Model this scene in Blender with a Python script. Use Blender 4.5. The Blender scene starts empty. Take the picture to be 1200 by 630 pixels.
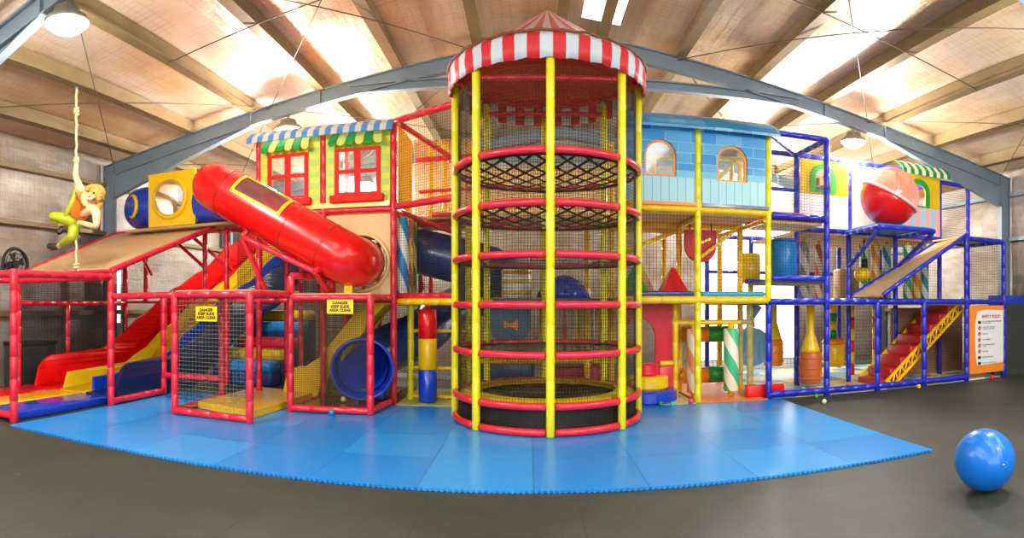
import bpy, bmesh, math, random
from math import sin, cos, tan, pi, radians, atan2, sqrt
from mathutils import Vector as V, Matrix, geometry, noise
random.seed(7)
C = bpy.context.scene.collection
FPX, X0, Y0, EYE = 700.0, 620.0, 355.0, 1.6

# ------------------------------------------------------------------ materials
def lin(c):
    f = lambda u: u/12.92 if u <= .04045 else ((u+.055)/1.055)**2.4
    return tuple(f(v/255) for v in c) + (1,)
MATS = {}
def mat(name, rgb, rough=.4, metal=0, coat=0, emit=0, alpha=None, bump=0, bscale=40, vary=0, vscale=3, spec=.5, trans=0):
    if name in MATS: return MATS[name]
    m = bpy.data.materials.new(name); m.use_nodes = True
    nt = m.node_tree; b = nt.nodes['Principled BSDF']
    b.inputs['Base Color'].default_value = lin(rgb)
    b.inputs['Roughness'].default_value = rough
    b.inputs['Metallic'].default_value = metal
    b.inputs['Coat Weight'].default_value = coat
    b.inputs['Coat Roughness'].default_value = .15
    b.inputs['Specular IOR Level'].default_value = spec
    b.inputs['Transmission Weight'].default_value = trans
    if emit:
        b.inputs['Emission Color'].default_value = lin(rgb); b.inputs['Emission Strength'].default_value = emit
    if bump or vary:
        tc = nt.nodes.new('ShaderNodeTexCoord')
    if vary:
        n = nt.nodes.new('ShaderNodeTexNoise'); n.inputs['Scale'].default_value = vscale; n.inputs['Detail'].default_value = 6
        r = nt.nodes.new('ShaderNodeMapRange'); r.inputs['From Min'].default_value = .3; r.inputs['From Max'].default_value = .7
        r.inputs['To Min'].default_value = 1-vary; r.inputs['To Max'].default_value = 1+vary
        h = nt.nodes.new('ShaderNodeHueSaturation'); h.inputs['Color'].default_value = lin(rgb)
        nt.links.new(tc.outputs['Object'], n.inputs['Vector']); nt.links.new(n.outputs['Fac'], r.inputs['Value'])
        nt.links.new(r.outputs['Result'], h.inputs['Value']); nt.links.new(h.outputs['Color'], b.inputs['Base Color'])
    if bump:
        n2 = nt.nodes.new('ShaderNodeTexNoise'); n2.inputs['Scale'].default_value = bscale; n2.inputs['Detail'].default_value = 4
        bp = nt.nodes.new('ShaderNodeBump'); bp.inputs['Strength'].default_value = bump; bp.inputs['Distance'].default_value = .01
        nt.links.new(tc.outputs['Object'], n2.inputs['Vector']); nt.links.new(n2.outputs['Fac'], bp.inputs['Height'])
        nt.links.new(bp.outputs['Normal'], b.inputs['Normal'])
    MATS[name] = m; return m

class NT:
    """tiny node-graph helper"""
    def __init__(s, name):
        s.m = bpy.data.materials.new(name); s.m.use_nodes = True; s.t = s.m.node_tree
        s.b = s.t.nodes['Principled BSDF']; MATS[name] = s.m
    def n(s, kind, **kw):
        nd = s.t.nodes.new('ShaderNode'+kind)
        for k, v in kw.items():
            if hasattr(nd, k): setattr(nd, k, v)
            else: nd.inputs[k.replace('_', ' ')].default_value = v
        return nd
    def l(s, a, b): s.t.links.new(a, b)
    def pos(s, scale=(1, 1, 1), rot=(0, 0, 0)):
        g = s.n('NewGeometry'); mp = s.n('Mapping'); mp.inputs['Scale'].default_value = scale; mp.inputs['Rotation'].default_value = rot
        s.l(g.outputs['Position'], mp.inputs['Vector']); return mp.outputs['Vector']
    def noise(s, vec, scale, detail=4, rough=.5):
        n = s.n('TexNoise'); n.inputs['Scale'].default_value = scale; n.inputs['Detail'].default_value = detail; n.inputs['Roughness'].default_value = rough
        s.l(vec, n.inputs['Vector']); return n.outputs['Fac']
    def ramp(s, fac, stops):
        r = s.n('ValToRGB'); e = r.color_ramp.elements
        while len(e) < len(stops): e.new(.5)
        for el, (p, c) in zip(e, stops): el.position = p; el.color = lin(c)
        s.l(fac, r.inputs['Fac']); return r.outputs['Color']
    def mix(s, fac, a, b, mode='MIX'):
        m = s.n('Mix', data_type='RGBA', blend_type=mode)
        for sock, v in ((m.inputs[0], fac), (m.inputs[6], a), (m.inputs[7], b)):
            if isinstance(v, (int, float)): sock.default_value = v
            elif isinstance(v, tuple): sock.default_value = v if len(v) == 4 else lin(v)
            else: s.l(v, sock)
        return m.outputs[2]
    def math(s, op, a, b=None):
        m = s.n('Math', operation=op)
        for i, v in enumerate((a, b)):
            if v is None: continue
            if isinstance(v, (int, float)): m.inputs[i].default_value = v
            else: s.l(v, m.inputs[i])
        return m.outputs[0]

# ------------------------------------------------------------------ mesh builder
class MB:
    def __init__(s): s.v, s.f, s.mi, s.sm = [], [], [], []
    def face(s, idx, mi=0, sm=False): s.f.append(tuple(idx)); s.mi.append(mi); s.sm.append(sm)
    def add(s, pts): b = len(s.v); s.v.extend(V(p) for p in pts); return b
    def poly(s, pts, mi=0, sm=False): b = s.add(pts); s.face(range(b, b+len(pts)), mi, sm)
    def hexa(s, p, mi=0):
        """eight corners: bottom ring 0-3, top ring 4-7"""
        b = s.add(p)
        for q in ((3, 2, 1, 0), (4, 5, 6, 7), (0, 1, 5, 4), (1, 2, 6, 5), (2, 3, 7, 6), (3, 0, 4, 7)): s.face([b+i for i in q], mi)
    def box(s, lo, hi, mi=0, bev=0):
        x0, y0, z0 = lo; x1, y1, z1 = hi
        if bev <= 0:
            s.hexa([(x0, y0, z0), (x1, y0, z0), (x1, y1, z0), (x0, y1, z0), (x0, y0, z1), (x1, y0, z1), (x1, y1, z1), (x0, y1, z1)], mi); return
        bm = bmesh.new(); bmesh.ops.create_cube(bm, size=1)
        for v in bm.verts: v.co = V(((x0+x1)/2+v.co.x*(x1-x0), (y0+y1)/2+v.co.y*(y1-y0), (z0+z1)/2+v.co.z*(z1-z0)))
        bev = min(bev, .45*min(x1-x0, y1-y0, z1-z0))
        bmesh.ops.bevel(bm, geom=bm.edges[:], offset=bev, segments=3, profile=.5, affect='EDGES')
        s.bm(bm, mi, True)
    def bm(s, bm, mi=0, sm=False, M=None):
        bm.verts.index_update(); b = s.add([(M @ v.co) if M else v.co for v in bm.verts])
        for f in bm.faces: s.face([b+v.index for v in f.verts], mi, sm)
        bm.free()
    def rings(s, rings, mi=0, sm=True, cap0=True, cap1=True, close=False, mifun=None):
        n = len(rings[0]); base = [s.add(r) for r in rings]
        m = len(rings)
        for i in range(m if close else m-1):
            a, b = base[i], base[(i+1) % m]
            for k in range(n):
                k2 = (k+1) % n
                s.face((a+k, a+k2, b+k2, b+k), mifun(i, k) if mifun else mi, sm)
        if not close:
            if cap0: s.face([base[0]+k for k in reversed(range(n))], mifun(0, 0) if mifun else mi)
            if cap1: s.face([base[-1]+k for k in range(n)], mifun(m-2, 0) if mifun else mi)
    def cyl(s, p0, p1, r, mi=0, seg=12, r1=None, cap=True):
        p0, p1 = V(p0), V(p1); u, w = frame_of(p1-p0); r1 = r if r1 is None else r1
        s.rings([[p0+u*r*cos(2*pi*k/seg)+w*r*sin(2*pi*k/seg) for k in range(seg)], [p1+u*r1*cos(2*pi*k/seg)+w*r1*sin(2*pi*k/seg) for k in range(seg)]], mi, True, cap, cap)
    def pipe(s, p0, p1, r=.05, mi=0, seg=10, pitch=.3, dip=.1):
        """a foam-padded pipe: pinched at every cable tie"""
        p0, p1 = V(p0), V(p1); L = (p1-p0).length; d = (p1-p0)/L; u, w = frame_of(d)
        n = max(1, round(L/pitch)); st = [(0, .8), (.012, 1)]
        for i in range(1, n):
            t = L*i/n; st += [(t-.014, 1), (t-.005, 1-dip), (t+.005, 1-dip), (t+.014, 1)]
        st += [(L-.012, 1), (L, .8)]
        s.rings([[p0+d*t+(u*cos(2*pi*k/seg)+w*sin(2*pi*k/seg))*r*q for k in range(seg)] for t, q in st], mi)
    def tube(s, pts, r, mi=0, seg=12, close=False, cap=True, mifun=None, rfun=None):
        pts = [V(p) for p in pts]; n = len(pts); out = []; u = None
        for i in range(n):
            if close: d = pts[(i+1) % n]-pts[i-1]
            else: d = pts[min(i+1, n-1)]-pts[max(i-1, 0)]
            d.normalize()
            if u is None: u, w = frame_of(d)
            else:
                u = (u-d*u.dot(d)).normalized(); w = d.cross(u)
            rr = rfun(i/(n-1)) if rfun else r
            out.append([pts[i]+u*rr*cos(2*pi*k/seg)+w*rr*sin(2*pi*k/seg) for k in range(seg)])
        s.rings(out, mi, True, cap, cap, close, mifun)
    def lathe(s, prof, c=(0, 0, 0), mi=0, seg=24, M=None, mifun=None, cap=True, sm=True, a0=0, a1=2*pi):
        full = abs(a1-a0-2*pi) < 1e-6
        c = V(c); out = []
        for r, z in prof:
            ring = []
            for k in range(seg if full else seg+1):
                a = a0+(a1-a0)*k/seg; p = V((r*cos(a), r*sin(a), z)); ring.append(c+((M @ p) if M else p))
            out.append(ring)
        if full: s.rings(out, mi, sm, cap, cap, False, mifun)
        else:
            base = [s.add(r) for r in out]
            for i in range(len(out)-1):
                for k in range(seg): s.face((base[i]+k, base[i]+k+1, base[i+1]+k+1, base[i+1]+k), mifun(i, k) if mifun else mi, sm)
    def ball(s, c, r, mi=0, seg=20, M=None, sc=(1, 1, 1), rows=12):
        M2 = Matrix.Diagonal(V(sc))
        if M: M2 = M @ M2
        s.lathe([(max(r*sin(pi*i/rows), 1e-4), -r*cos(pi*i/rows)) for i in range(rows+1)], c, mi, seg, M2)
    def panel(s, outer, holes=(), O=(0, 0, 0), ex=(1, 0, 0), ey=(0, 0, 1), th=.03, mi=0, mi_side=None):
        """flat board with holes; front at O-plane, thickness th along ex x ey reversed"""
        O, ex, ey = V(O), V(ex).normalized(), V(ey).normalized(); nn = ex.cross(ey)
        loops = [list(outer)]+[list(h) for h in holes]
        tri = geometry.tessellate_polygon([[V((x, y, 0)) for x, y in l] for l in loops])
        flat = [p for l in loops for p in l]
        f0 = s.add([O+ex*x+ey*y for x, y in flat]); f1 = s.add([O+ex*x+ey*y-nn*th for x, y in flat])
        for t in tri:
            a, b, c = [V(flat[i]) for i in t]
            if (b-a).cross(c-a) < 0: t = tuple(reversed(t))
            s.face([f0+i for i in t], mi); s.face([f1+i for i in reversed(t)], mi)
        k = 0; ms = mi if mi_side is None else mi_side
        for l in loops:
            n = len(l); ar = sum(l[i][0]*l[(i+1) % n][1]-l[(i+1) % n][0]*l[i][1] for i in range(n))
            for i in range(n):
                j = (i+1) % n; q = (f0+k+j, f0+k+i, f1+k+i, f1+k+j)
                out = (ar > 0) == (l is loops[0])
                s.face(q if out else q[::-1], ms)
            k += n
    def string(s, p0, p1, t=.004, mi=0):
        p0, p1 = V(p0), V(p1); u, w = frame_of(p1-p0)
        o = [u*t*.58*cos(a)+w*t*.58*sin(a) for a in (0, 2.094, 4.189)]
        b = s.add([p0+q for q in o]+[p1+q for q in o])
        for k in range(3): s.face((b+k, b+(k+1) % 3, b+3+(k+1) % 3, b+3+k), mi)
    def net(s, O, U, W, pitch=.05, t=.004, mi=0):
        O, U, W = V(O), V(U), V(W); nu = max(1, round(U.length/pitch)); nw = max(1, round(W.length/pitch))
        for i in range(nu+1): s.string(O+U*i/nu, O+U*i/nu+W, t, mi)
        for i in range(nw+1): s.string(O+W*i/nw, O+W*i/nw+U, t, mi)
    def build(s, name, mats, parent=None, loc=None):
        if not isinstance(mats, (list, tuple)): mats = [mats]
        root = parent
        while root is not None and root.parent is not None: root = root.parent
        off = V(root.location) if root is not None else (V(loc) if loc is not None else V((0, 0, 0)))
        me = bpy.data.meshes.new(name)
        me.from_pydata([tuple(v-off) for v in s.v], [], s.f)
        for m in mats: me.materials.append(m)
        me.polygons.foreach_set('material_index', s.mi); me.polygons.foreach_set('use_smooth', s.sm)
        me.update()
        o = bpy.data.objects.new(name, me); C.objects.link(o)
        if parent is not None: o.parent = parent
        else: o.location = off
        return o

def frame_of(d):
    d = V(d).normalized(); a = V((0, 0, 1)) if abs(d.z) < .9 else V((1, 0, 0))
    u = a.cross(d).normalized(); return u, d.cross(u)
def tag(o, label=None, cat=None, group=None, kind=None):
    if label: o['label'] = label
    if cat: o['category'] = cat
    if group: o['group'] = group
    if kind: o['kind'] = kind
    return o
def T(name, label, cat, loc=(0, 0, 0), group=None):
    o = bpy.data.objects.new(name, None); C.objects.link(o); o.location = loc; o.empty_display_size = .1
    return tag(o, label, cat, group)
def S(mb, name, m, loc=None): return tag(mb.build(name, m, loc=loc), kind='structure')
def children(o): return [c for c in bpy.data.objects if c.parent == o]
def copy_tree(o, dloc, label=None, parent=None):
    c = o.copy(); C.objects.link(c)
    if parent is not None: c.parent = parent
    else: c.location = V(o.location)+V(dloc)
    if label: c['label'] = label
    for ch in children(o): copy_tree(ch, None, None, c)
    return c
def arch(x0, x1, z0, z1, n=12):
    """arched opening outline, counter-clockwise"""
    r = (x1-x0)/2; cx = (x0+x1)/2
    return [(x0, z0), (x1, z0)]+[(cx+r*cos(pi*i/n), z1-r+r*sin(pi*i/n)) for i in range(n+1)]
def text(body, size, loc, parent, m, name='lettering', align='CENTER', bold=0):
    cu = bpy.data.curves.new('lettering_curve', 'FONT'); cu.body = body; cu.size = size; cu.align_x = align; cu.align_y = 'CENTER'
    cu.extrude = .0008; cu.offset = bold; cu.space_line = .95
    tmp = bpy.data.objects.new('lettering_tmp', cu); C.objects.link(tmp)
    me = bpy.data.meshes.new_from_object(tmp.evaluated_get(bpy.context.evaluated_depsgraph_get()))
    bpy.data.objects.remove(tmp); bpy.data.curves.remove(cu)
    me.materials.clear(); me.materials.append(m)
    root = parent
    while root.parent is not None: root = root.parent
    R = Matrix.Translation(V(loc)-V(root.location)) @ Matrix.Rotation(pi/2, 4, 'X')
    me.transform(R)
    o = bpy.data.objects.new(name, me); C.objects.link(o); o.parent = parent
    return o
# ------------------------------------------------------------------ palette
RED = mat('red_vinyl_pad', (226, 34, 58), .32, coat=.3, bump=.08, bscale=30)
RED2 = mat('scarlet_plastic', (224, 14, 14), .26, coat=.2)
REDM = mat('matt_red_vinyl', (206, 20, 34), .55)
DRED = mat('dark_red_plastic', (150, 30, 24), .35, coat=.3)
YEL = mat('lemon_vinyl_pad', (236, 226, 14), .35, coat=.2)
YEL2 = mat('yellow_plastic', (246, 200, 10), .28, coat=.4)
YELM = mat('mustard_plastic', (226, 190, 20), .3, coat=.3)
BLU = mat('blue_vinyl_pad', (26, 42, 190), .32, coat=.3)
NAVY = mat('navy_plastic', (16, 48, 120), .28, coat=.4)
ROY = mat('royal_blue_plastic', (16, 64, 200), .25, coat=.5)
SKY = mat('sky_blue_vinyl', (20, 130, 205), .35, coat=.2)
GRN = mat('green_vinyl', (20, 150, 60), .35, coat=.2)
ORA = mat('orange_plastic', (246, 140, 24), .35, coat=.2)
ORA2 = mat('burnt_orange_plastic', (205, 104, 50), .4, coat=.1)
TAN = mat('tan_fabric', (226, 190, 138), .7, vary=.08, vscale=1.5)
TAND = mat('tan_deck_board', (190, 150, 100), .6)
MAROON = mat('maroon_vinyl', (120, 22, 40), .25, coat=.5)
NET = mat('black_net_cord', (24, 24, 22), .7)
NETG = mat('grey_net_cord', (128, 134, 120), .7)
NETY = mat('yellow_net_cord', (255, 204, 24), .5)
NETO = mat('olive_net_cord', (60, 58, 30), .7)
BLACK = mat('black_rubber', (18, 18, 20), .5)
WHITE = mat('white_vinyl', (236, 238, 238), .4)
CREAM = mat('cream_vinyl', (246, 236, 206), .45)
MINT = mat('mint_green_vinyl', (70, 200, 150), .4)
PEACH = mat('peach_orange_vinyl', (245, 160, 100), .4)
TURQ = mat('turquoise_vinyl', (30, 150, 190), .4)
GREYD = mat('grey_deck_board', (120, 116, 110), .6)
STEEL = mat('blue_grey_painted_steel', (122, 140, 154), .45, vary=.08, vscale=2)
PURL = mat('galvanised_tan_steel', (128, 108, 72), .5, metal=.2, vary=.1, vscale=3)
DARKBOARD = mat('dark_green_grey_board', (58, 62, 58), .7, vary=.15, vscale=2)

def clear_mat(name, tint, a=.12, rough=.08):
    g = NT(name); t = g.t; t.nodes.remove(g.b)
    tr = g.n('BsdfTransparent'); tr.inputs['Color'].default_value = lin(tint)
    gl = g.n('BsdfGlossy'); gl.inputs['Roughness'].default_value = rough
    di = g.n('BsdfDiffuse'); di.inputs['Color'].default_value = lin(tint)
    m0 = g.n('MixShader'); m0.inputs[0].default_value = .5; g.l(gl.outputs[0], m0.inputs[1]); g.l(di.outputs[0], m0.inputs[2])
    m = g.n('MixShader'); m.inputs[0].default_value = a; g.l(tr.outputs[0], m.inputs[1]); g.l(m0.outputs[0], m.inputs[2])
    g.l(m.outputs[0], t.nodes['Material Output'].inputs['Surface']); return g.m
def translucent(name, rgb):
    g = NT(name); t = g.t; tl = g.n('BsdfTranslucent'); tl.inputs['Color'].default_value = lin(rgb); g.b.inputs['Base Color'].default_value = lin(rgb); g.b.inputs['Roughness'].default_value = .5
    m = g.n('MixShader'); m.inputs[0].default_value = .45; g.l(g.b.outputs[0], m.inputs[1]); g.l(tl.outputs[0], m.inputs[2]); g.l(m.outputs[0], t.nodes['Material Output'].inputs['Surface']); return g.m
CLEAR = clear_mat('clear_vinyl', (240, 244, 246), .12)
CLEARB = clear_mat('clear_dome_plastic', (248, 206, 198), .42, .1)
CLEARW = clear_mat('clear_bubble_window', (236, 238, 244), .1, .06)
SHEER = clear_mat('fine_olive_mesh', (120, 112, 80), .35, .6)

def foil(name, lo, mid, hi, rough, lines=1.0, axes=('X', 'Y')):
    g = NT(name); p = g.pos()
    big = g.noise(g.pos((.55, .16, .55)), 1.6, 5, .6)
    col = g.ramp(big, [(.28, lo), (.48, mid), (.7, hi)])
    fine = g.noise(g.pos((3, 14, 3)), 2.2, 3)
    col = g.mix(g.math('MULTIPLY', fine, .35), col, (255, 232, 200), 'SOFT_LIGHT')
    sep = g.n('SeparateXYZ'); g.l(p, sep.inputs[0])
    def stripe(sock, freq, w):
        f = g.math('FRACT', g.math('MULTIPLY', sock, freq)); return g.math('LESS_THAN', f, w)
    wires = g.math('MAXIMUM', stripe(sep.outputs[axes[0]], 6.7, .07), stripe(sep.outputs[axes[1]], 9.1, .09))
    if len(axes) > 2: wires = g.math('MAXIMUM', wires, stripe(sep.outputs[axes[2]], 6.7, .07))
    broken = g.math('MULTIPLY', wires, g.math('GREATER_THAN', g.noise(p, 2.5, 2), .47))
    streak = g.noise(g.pos((.5, 11, .5)), 1.3, 5, .7)
    col = g.mix(g.math('MULTIPLY', g.math('GREATER_THAN', streak, .6), .22), col, (186, 136, 98))
    patch = g.noise(g.pos((1.1, .5, 1.1)), .9, 3, .6)
    mr = g.n('MapRange'); mr.inputs['From Min'].default_value = .42; mr.inputs['From Max'].default_value = .72; g.l(patch, mr.inputs['Value'])
    col = g.mix(g.math('MULTIPLY', mr.outputs['Result'], .45), col, (218, 218, 220))
    col = g.mix(g.math('MULTIPLY', broken, .55*lines), col, (92, 70, 54))
    g.l(col, g.b.inputs['Base Color'])
    g.b.inputs['Metallic'].default_value = .45
    rr = g.n('MapRange'); g.l(g.noise(p, 3, 3), rr.inputs['Value']); rr.inputs['To Min'].default_value = rough-.12; rr.inputs['To Max'].default_value = rough+.15
    g.l(rr.outputs['Result'], g.b.inputs['Roughness'])
    bp = g.n('Bump'); bp.inputs['Strength'].default_value = .4; bp.inputs['Distance'].default_value = .05
    g.l(g.math('ADD', g.noise(g.pos((1, 6, 1)), 2.2, 6, .7), g.math('MULTIPLY', g.noise(g.pos((7, .8, 7)), 1.6, 4, .6), .6)), bp.inputs['Height']); g.l(bp.outputs['Normal'], g.b.inputs['Normal'])
    return g.m
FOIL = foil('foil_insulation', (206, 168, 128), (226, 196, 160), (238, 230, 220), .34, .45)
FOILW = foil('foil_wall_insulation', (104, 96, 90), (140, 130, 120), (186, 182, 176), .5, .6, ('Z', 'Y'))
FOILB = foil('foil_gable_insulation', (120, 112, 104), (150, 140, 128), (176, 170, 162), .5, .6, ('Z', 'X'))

def floor_mat():
    g = NT('dark_rubber_floor'); p = g.pos()
    col = g.ramp(g.noise(p, .7, 8, .7), [(.3, (44, 47, 40)), (.55, (56, 59, 50)), (.75, (72, 74, 64))])
    scr = g.noise(g.pos((1.2, 9, 1), (0, 0, .5)), 2.2, 8, .75)
    col = g.mix(g.math('MULTIPLY', g.math('GREATER_THAN', scr, .66), .22), col, (170, 170, 160))
    sp = g.n('SeparateXYZ'); g.l(p, sp.inputs[0])
    seam = g.math('LESS_THAN', g.math('FRACT', g.math('MULTIPLY', g.math('ADD', sp.outputs['X'], 20.35), 1/1.22)), .007)
    col = g.mix(g.math('MULTIPLY', seam, .6), col, (24, 25, 22))
    fl = g.noise(p, 160, 2)
    col = g.mix(g.math('MULTIPLY', g.math('GREATER_THAN', fl, .62), .22), col, (150, 150, 140))
    g.l(col, g.b.inputs['Base Color']); g.b.inputs['Roughness'].default_value = .55
    g.b.inputs['Specular IOR Level'].default_value = .35
    bp = g.n('Bump'); bp.inputs['Strength'].default_value = .15; bp.inputs['Distance'].default_value = .004
    g.l(g.noise(p, 120, 3), bp.inputs['Height']); g.l(bp.outputs['Normal'], g.b.inputs['Normal']); return g.m
FLOOR = floor_mat()
def checker_mat():
    g = NT('checker_foam_floor'); p = g.pos((1.6, 1.6, 1.6))
    c1 = g.n('TexChecker'); c1.inputs['Scale'].default_value = 1; g.l(p, c1.inputs['Vector'])
    c1.inputs['Color1'].default_value = lin((240, 214, 110)); c1.inputs['Color2'].default_value = lin((120, 170, 205))
    c2 = g.n('TexChecker'); c2.inputs['Scale'].default_value = .5; g.l(p, c2.inputs['Vector'])
    col = g.mix(g.math('MULTIPLY', c2.outputs['Fac'], .65), c1.outputs['Color'], (226, 230, 226))
    g.l(col, g.b.inputs['Base Color']); g.b.inputs['Roughness'].default_value = .65; g.b.inputs['Specular IOR Level'].default_value = .2; return g.m
CHECK = checker_mat()

# ------------------------------------------------------------------ the hall
MID, HALF, APEX, SL = .89, 9.75, 6.2, .16
YB, YF = 15.8, -8.0
roof = lambda x: APEX-SL*abs(x-MID)            # top of the rafters
XL, XR = MID-HALF, MID+HALF
b = MB(); b.box((XL, YF, -.12), (XR, YB, 0)); S(b, 'floor', FLOOR)
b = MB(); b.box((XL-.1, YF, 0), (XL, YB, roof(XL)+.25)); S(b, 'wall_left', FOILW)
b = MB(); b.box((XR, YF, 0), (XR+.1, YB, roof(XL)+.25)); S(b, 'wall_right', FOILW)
def gable(y, hole=None):
    g = MB(); out = [(XL, 0), (XR, 0), (XR, roof(XR)+.25), (MID, APEX+.25), (XL, roof(XL)+.25)]
    g.panel(out, hole or [], (0, y, 0), (1, 0, 0), (0, 0, 1), .1); return g
R_ = lambda x0, x1, z0, z1: [(x0, z0), (x1, z0), (x1, z1), (x0, z1)]
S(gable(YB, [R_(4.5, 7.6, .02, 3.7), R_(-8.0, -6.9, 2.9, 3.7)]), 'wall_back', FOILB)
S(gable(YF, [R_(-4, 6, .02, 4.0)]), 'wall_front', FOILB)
ROOFFILL = mat('added_roof_fill_glow', (255, 253, 248), .5, emit=7)  # glow of the added roof strips behind the camera
DOORFILL = mat('added_door_fill_glow', (250, 252, 255), .5, emit=2.6)  # glow of the added door behind the camera, a soft front fill
SKYWIN = mat('daylit_translucent_sheet', (255, 252, 244), .5, emit=2.8)
b = MB(); b.box((4.5, YB+.02, .02), (7.6, YB+.06, 3.7)); S(b, 'window_1', SKYWIN)
b = MB(); b.box((-8.0, YB+.02, 2.9), (-6.9, YB+.06, 3.7)); S(b, 'window_2', SKYWIN)
b = MB(); b.box((XL-.02, 10.5, 1.15), (XL+.02, 10.85, 2.4)); S(b, 'window_3', SKYWIN)
b = MB(); b.box((-4, YF-.06, .02), (6, YF-.02, 4.0)); S(b, 'added_light_door', DOORFILL)  # unseen glowing door, put in to light the play frames from the front
# ceiling: two foil slopes with a translucent ridge strip
b = MB()
def slope(bb, xa, xb, ya, yb, dz=.25):
    za, zb = roof(xa)+dz, roof(xb)+dz
    bb.hexa([(xa, ya, za), (xb, ya, zb), (xb, yb, zb), (xa, yb, za), (xa, ya, za+.06), (xb, ya, zb+.06), (xb, yb, zb+.06), (xa, yb, za+.06)])
SX0, SX1, SY0, SY1 = MID+.02, MID+.66, 4.9, 10.1
slope(b, XL, MID-.0, YF, YB); slope(b, SX1, XR, YF, YB); slope(b, MID, SX1, YF, SY0); slope(b, MID, SX1, SY1, YB)
S(b, 'ceiling', FOIL)
b = MB(); slope(b, MID, SX1, SY0, SY1); S(b, 'window_4', SKYWIN)
for i, (d0, d1, s_) in enumerate(((2.0, 3.0, -1), (2.0, 3.0, 1), (6.2, 7.2, -1), (6.2, 7.2, 1))):  # unseen glowing roof strips, added as soft top light over the near floor
    x0_, x1_ = sorted((MID+s_*d0, MID+s_*d1)); b = MB(); slope(b, x0_, x1_, -6.5, 3.6, .24); S(b, 'window_%d' % (i+5), ROOFFILL)
# purlins: Z-sections running the length of the hall
for dx in (.36, 1.75, 3.16, 4.6, 6.0, 7.35, 8.75):
    for s in (-1, 1):
        x = MID+s*dx; z = roof(x); b = MB()
        b.box((x-.035, YF, z), (x+.035, YB, z+.24)); b.box((x-.09, YF, z-.012), (x+.09, YB, z+.02)); S(b, 'purlin_beam', PURL)
# steel portal frames
def portal(y):
    m = MB(); w = .14
    for s in (-1, 1):
        X = lambda d: MID+s*d
        def plate(d0, z0, d1, z1, t=.02, ww=w): # flange along the rafter
            m.hexa([(X(d0), y-ww/2, z0-t), (X(d1), y-ww/2, z1-t), (X(d1), y+ww/2, z1-t), (X(d0), y+ww/2, z0-t),
                    (X(d0), y-ww/2, z0), (X(d1), y-ww/2, z1), (X(d1), y+ww/2, z1), (X(d0), y+ww/2, z0)])
        def web(pts, hw=.008): # thin plate in XZ
            f = [(X(d), y-hw, z) for d, z in pts]; k = [(X(d), y+hw, z) for d, z in pts]; n = len(pts)
            i0 = m.add(f); i1 = m.add(k); m.face(range(i0, i0+n)); m.face(reversed(range(i1, i1+n)))
            for i in range(n): m.face((i0+i, i0+(i+1) % n, i1+(i+1) % n, i1+i))
        r = lambda d: APEX-SL*d
        D = .27
        web([(0, r(0)), (9.38, r(9.38)), (9.38, r(9.38)-D), (0, r(0)-D)])
        plate(0, r(0), 9.66, r(9.66)); plate(0, r(0)-D+.02, 9.4, r(9.4)-D+.02)
        # haunch at the eaves
        web([(6.0, r(6.0)-D-.01), (9.4, r(9.4)-D-.01), (9.4, r(9.4)-.76)], .006)
        plate(6.0, r(6.0)-D, 9.4, r(9.4)-.76)
        # tie under the apex
        web([(0, 5.46), (4.05, 5.46), (4.05, 5.31), (0, 5.31)], .005); plate(0, 5.47, 4.05, 5.47); plate(0, 5.33, 4.05, 5.33)
        # column
        a, c = sorted((X(9.36), X(9.66)))
        m.box((a+.01, y-.004, 0), (c-.01, y+.004, r(9.5)-.01))
        m.box((a, y-w/2, 0), (a+.02, y+w/2, r(9.4))); m.box((c-.02, y-w/2, 0), (c, y+w/2, r(9.5)))
        # end plates
        for d in (6.0, 4.6): a2 = X(d); m.box((a2-.012, y-w/2, r(d)-D), (a2+.012, y+w/2, r(d)))
    S(m, 'portal_beam', STEEL)
for y in (-6.0, -.57, 4.83, 10.2, 15.6): portal(y)
# wall girts
for s, x in ((-1, XL), (1, XR)):
    for z in (1.35, 3.12, 4.2):
        b = MB(); a, c = sorted((x, x-s*.14)); b.box((a, YF, z), (c, YB, z+.09)); S(b, 'girt_beam', STEEL if z > 3 and s > 0 else PURL)
# roof bracing rods
def rod(p0, p1):
    b = MB(); b.cyl(p0, p1, .009, seg=6); S(b, 'brace_beam', mat('dark_rod', (96, 76, 56), .5))
for ya, yb in ((4.83, 10.2), (10.2, 15.6)):
    for s in (-1, 1):
        for d0, d1 in ((1.7, 5.6), (5.6, 9.4)):
            xa, xb = MID+s*d0, MID+s*d1
            rod((xa, ya, roof(xa)-.03), (xb, yb, roof(xb)-.03)); rod((xa, yb, roof(xa)-.05), (xb, ya, roof(xb)-.05))
for s in (-1, 1):
    rod((MID, 7.4, roof(MID)-.03), (MID+s*6, 7.4, roof(MID+s*6)-.03))

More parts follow.
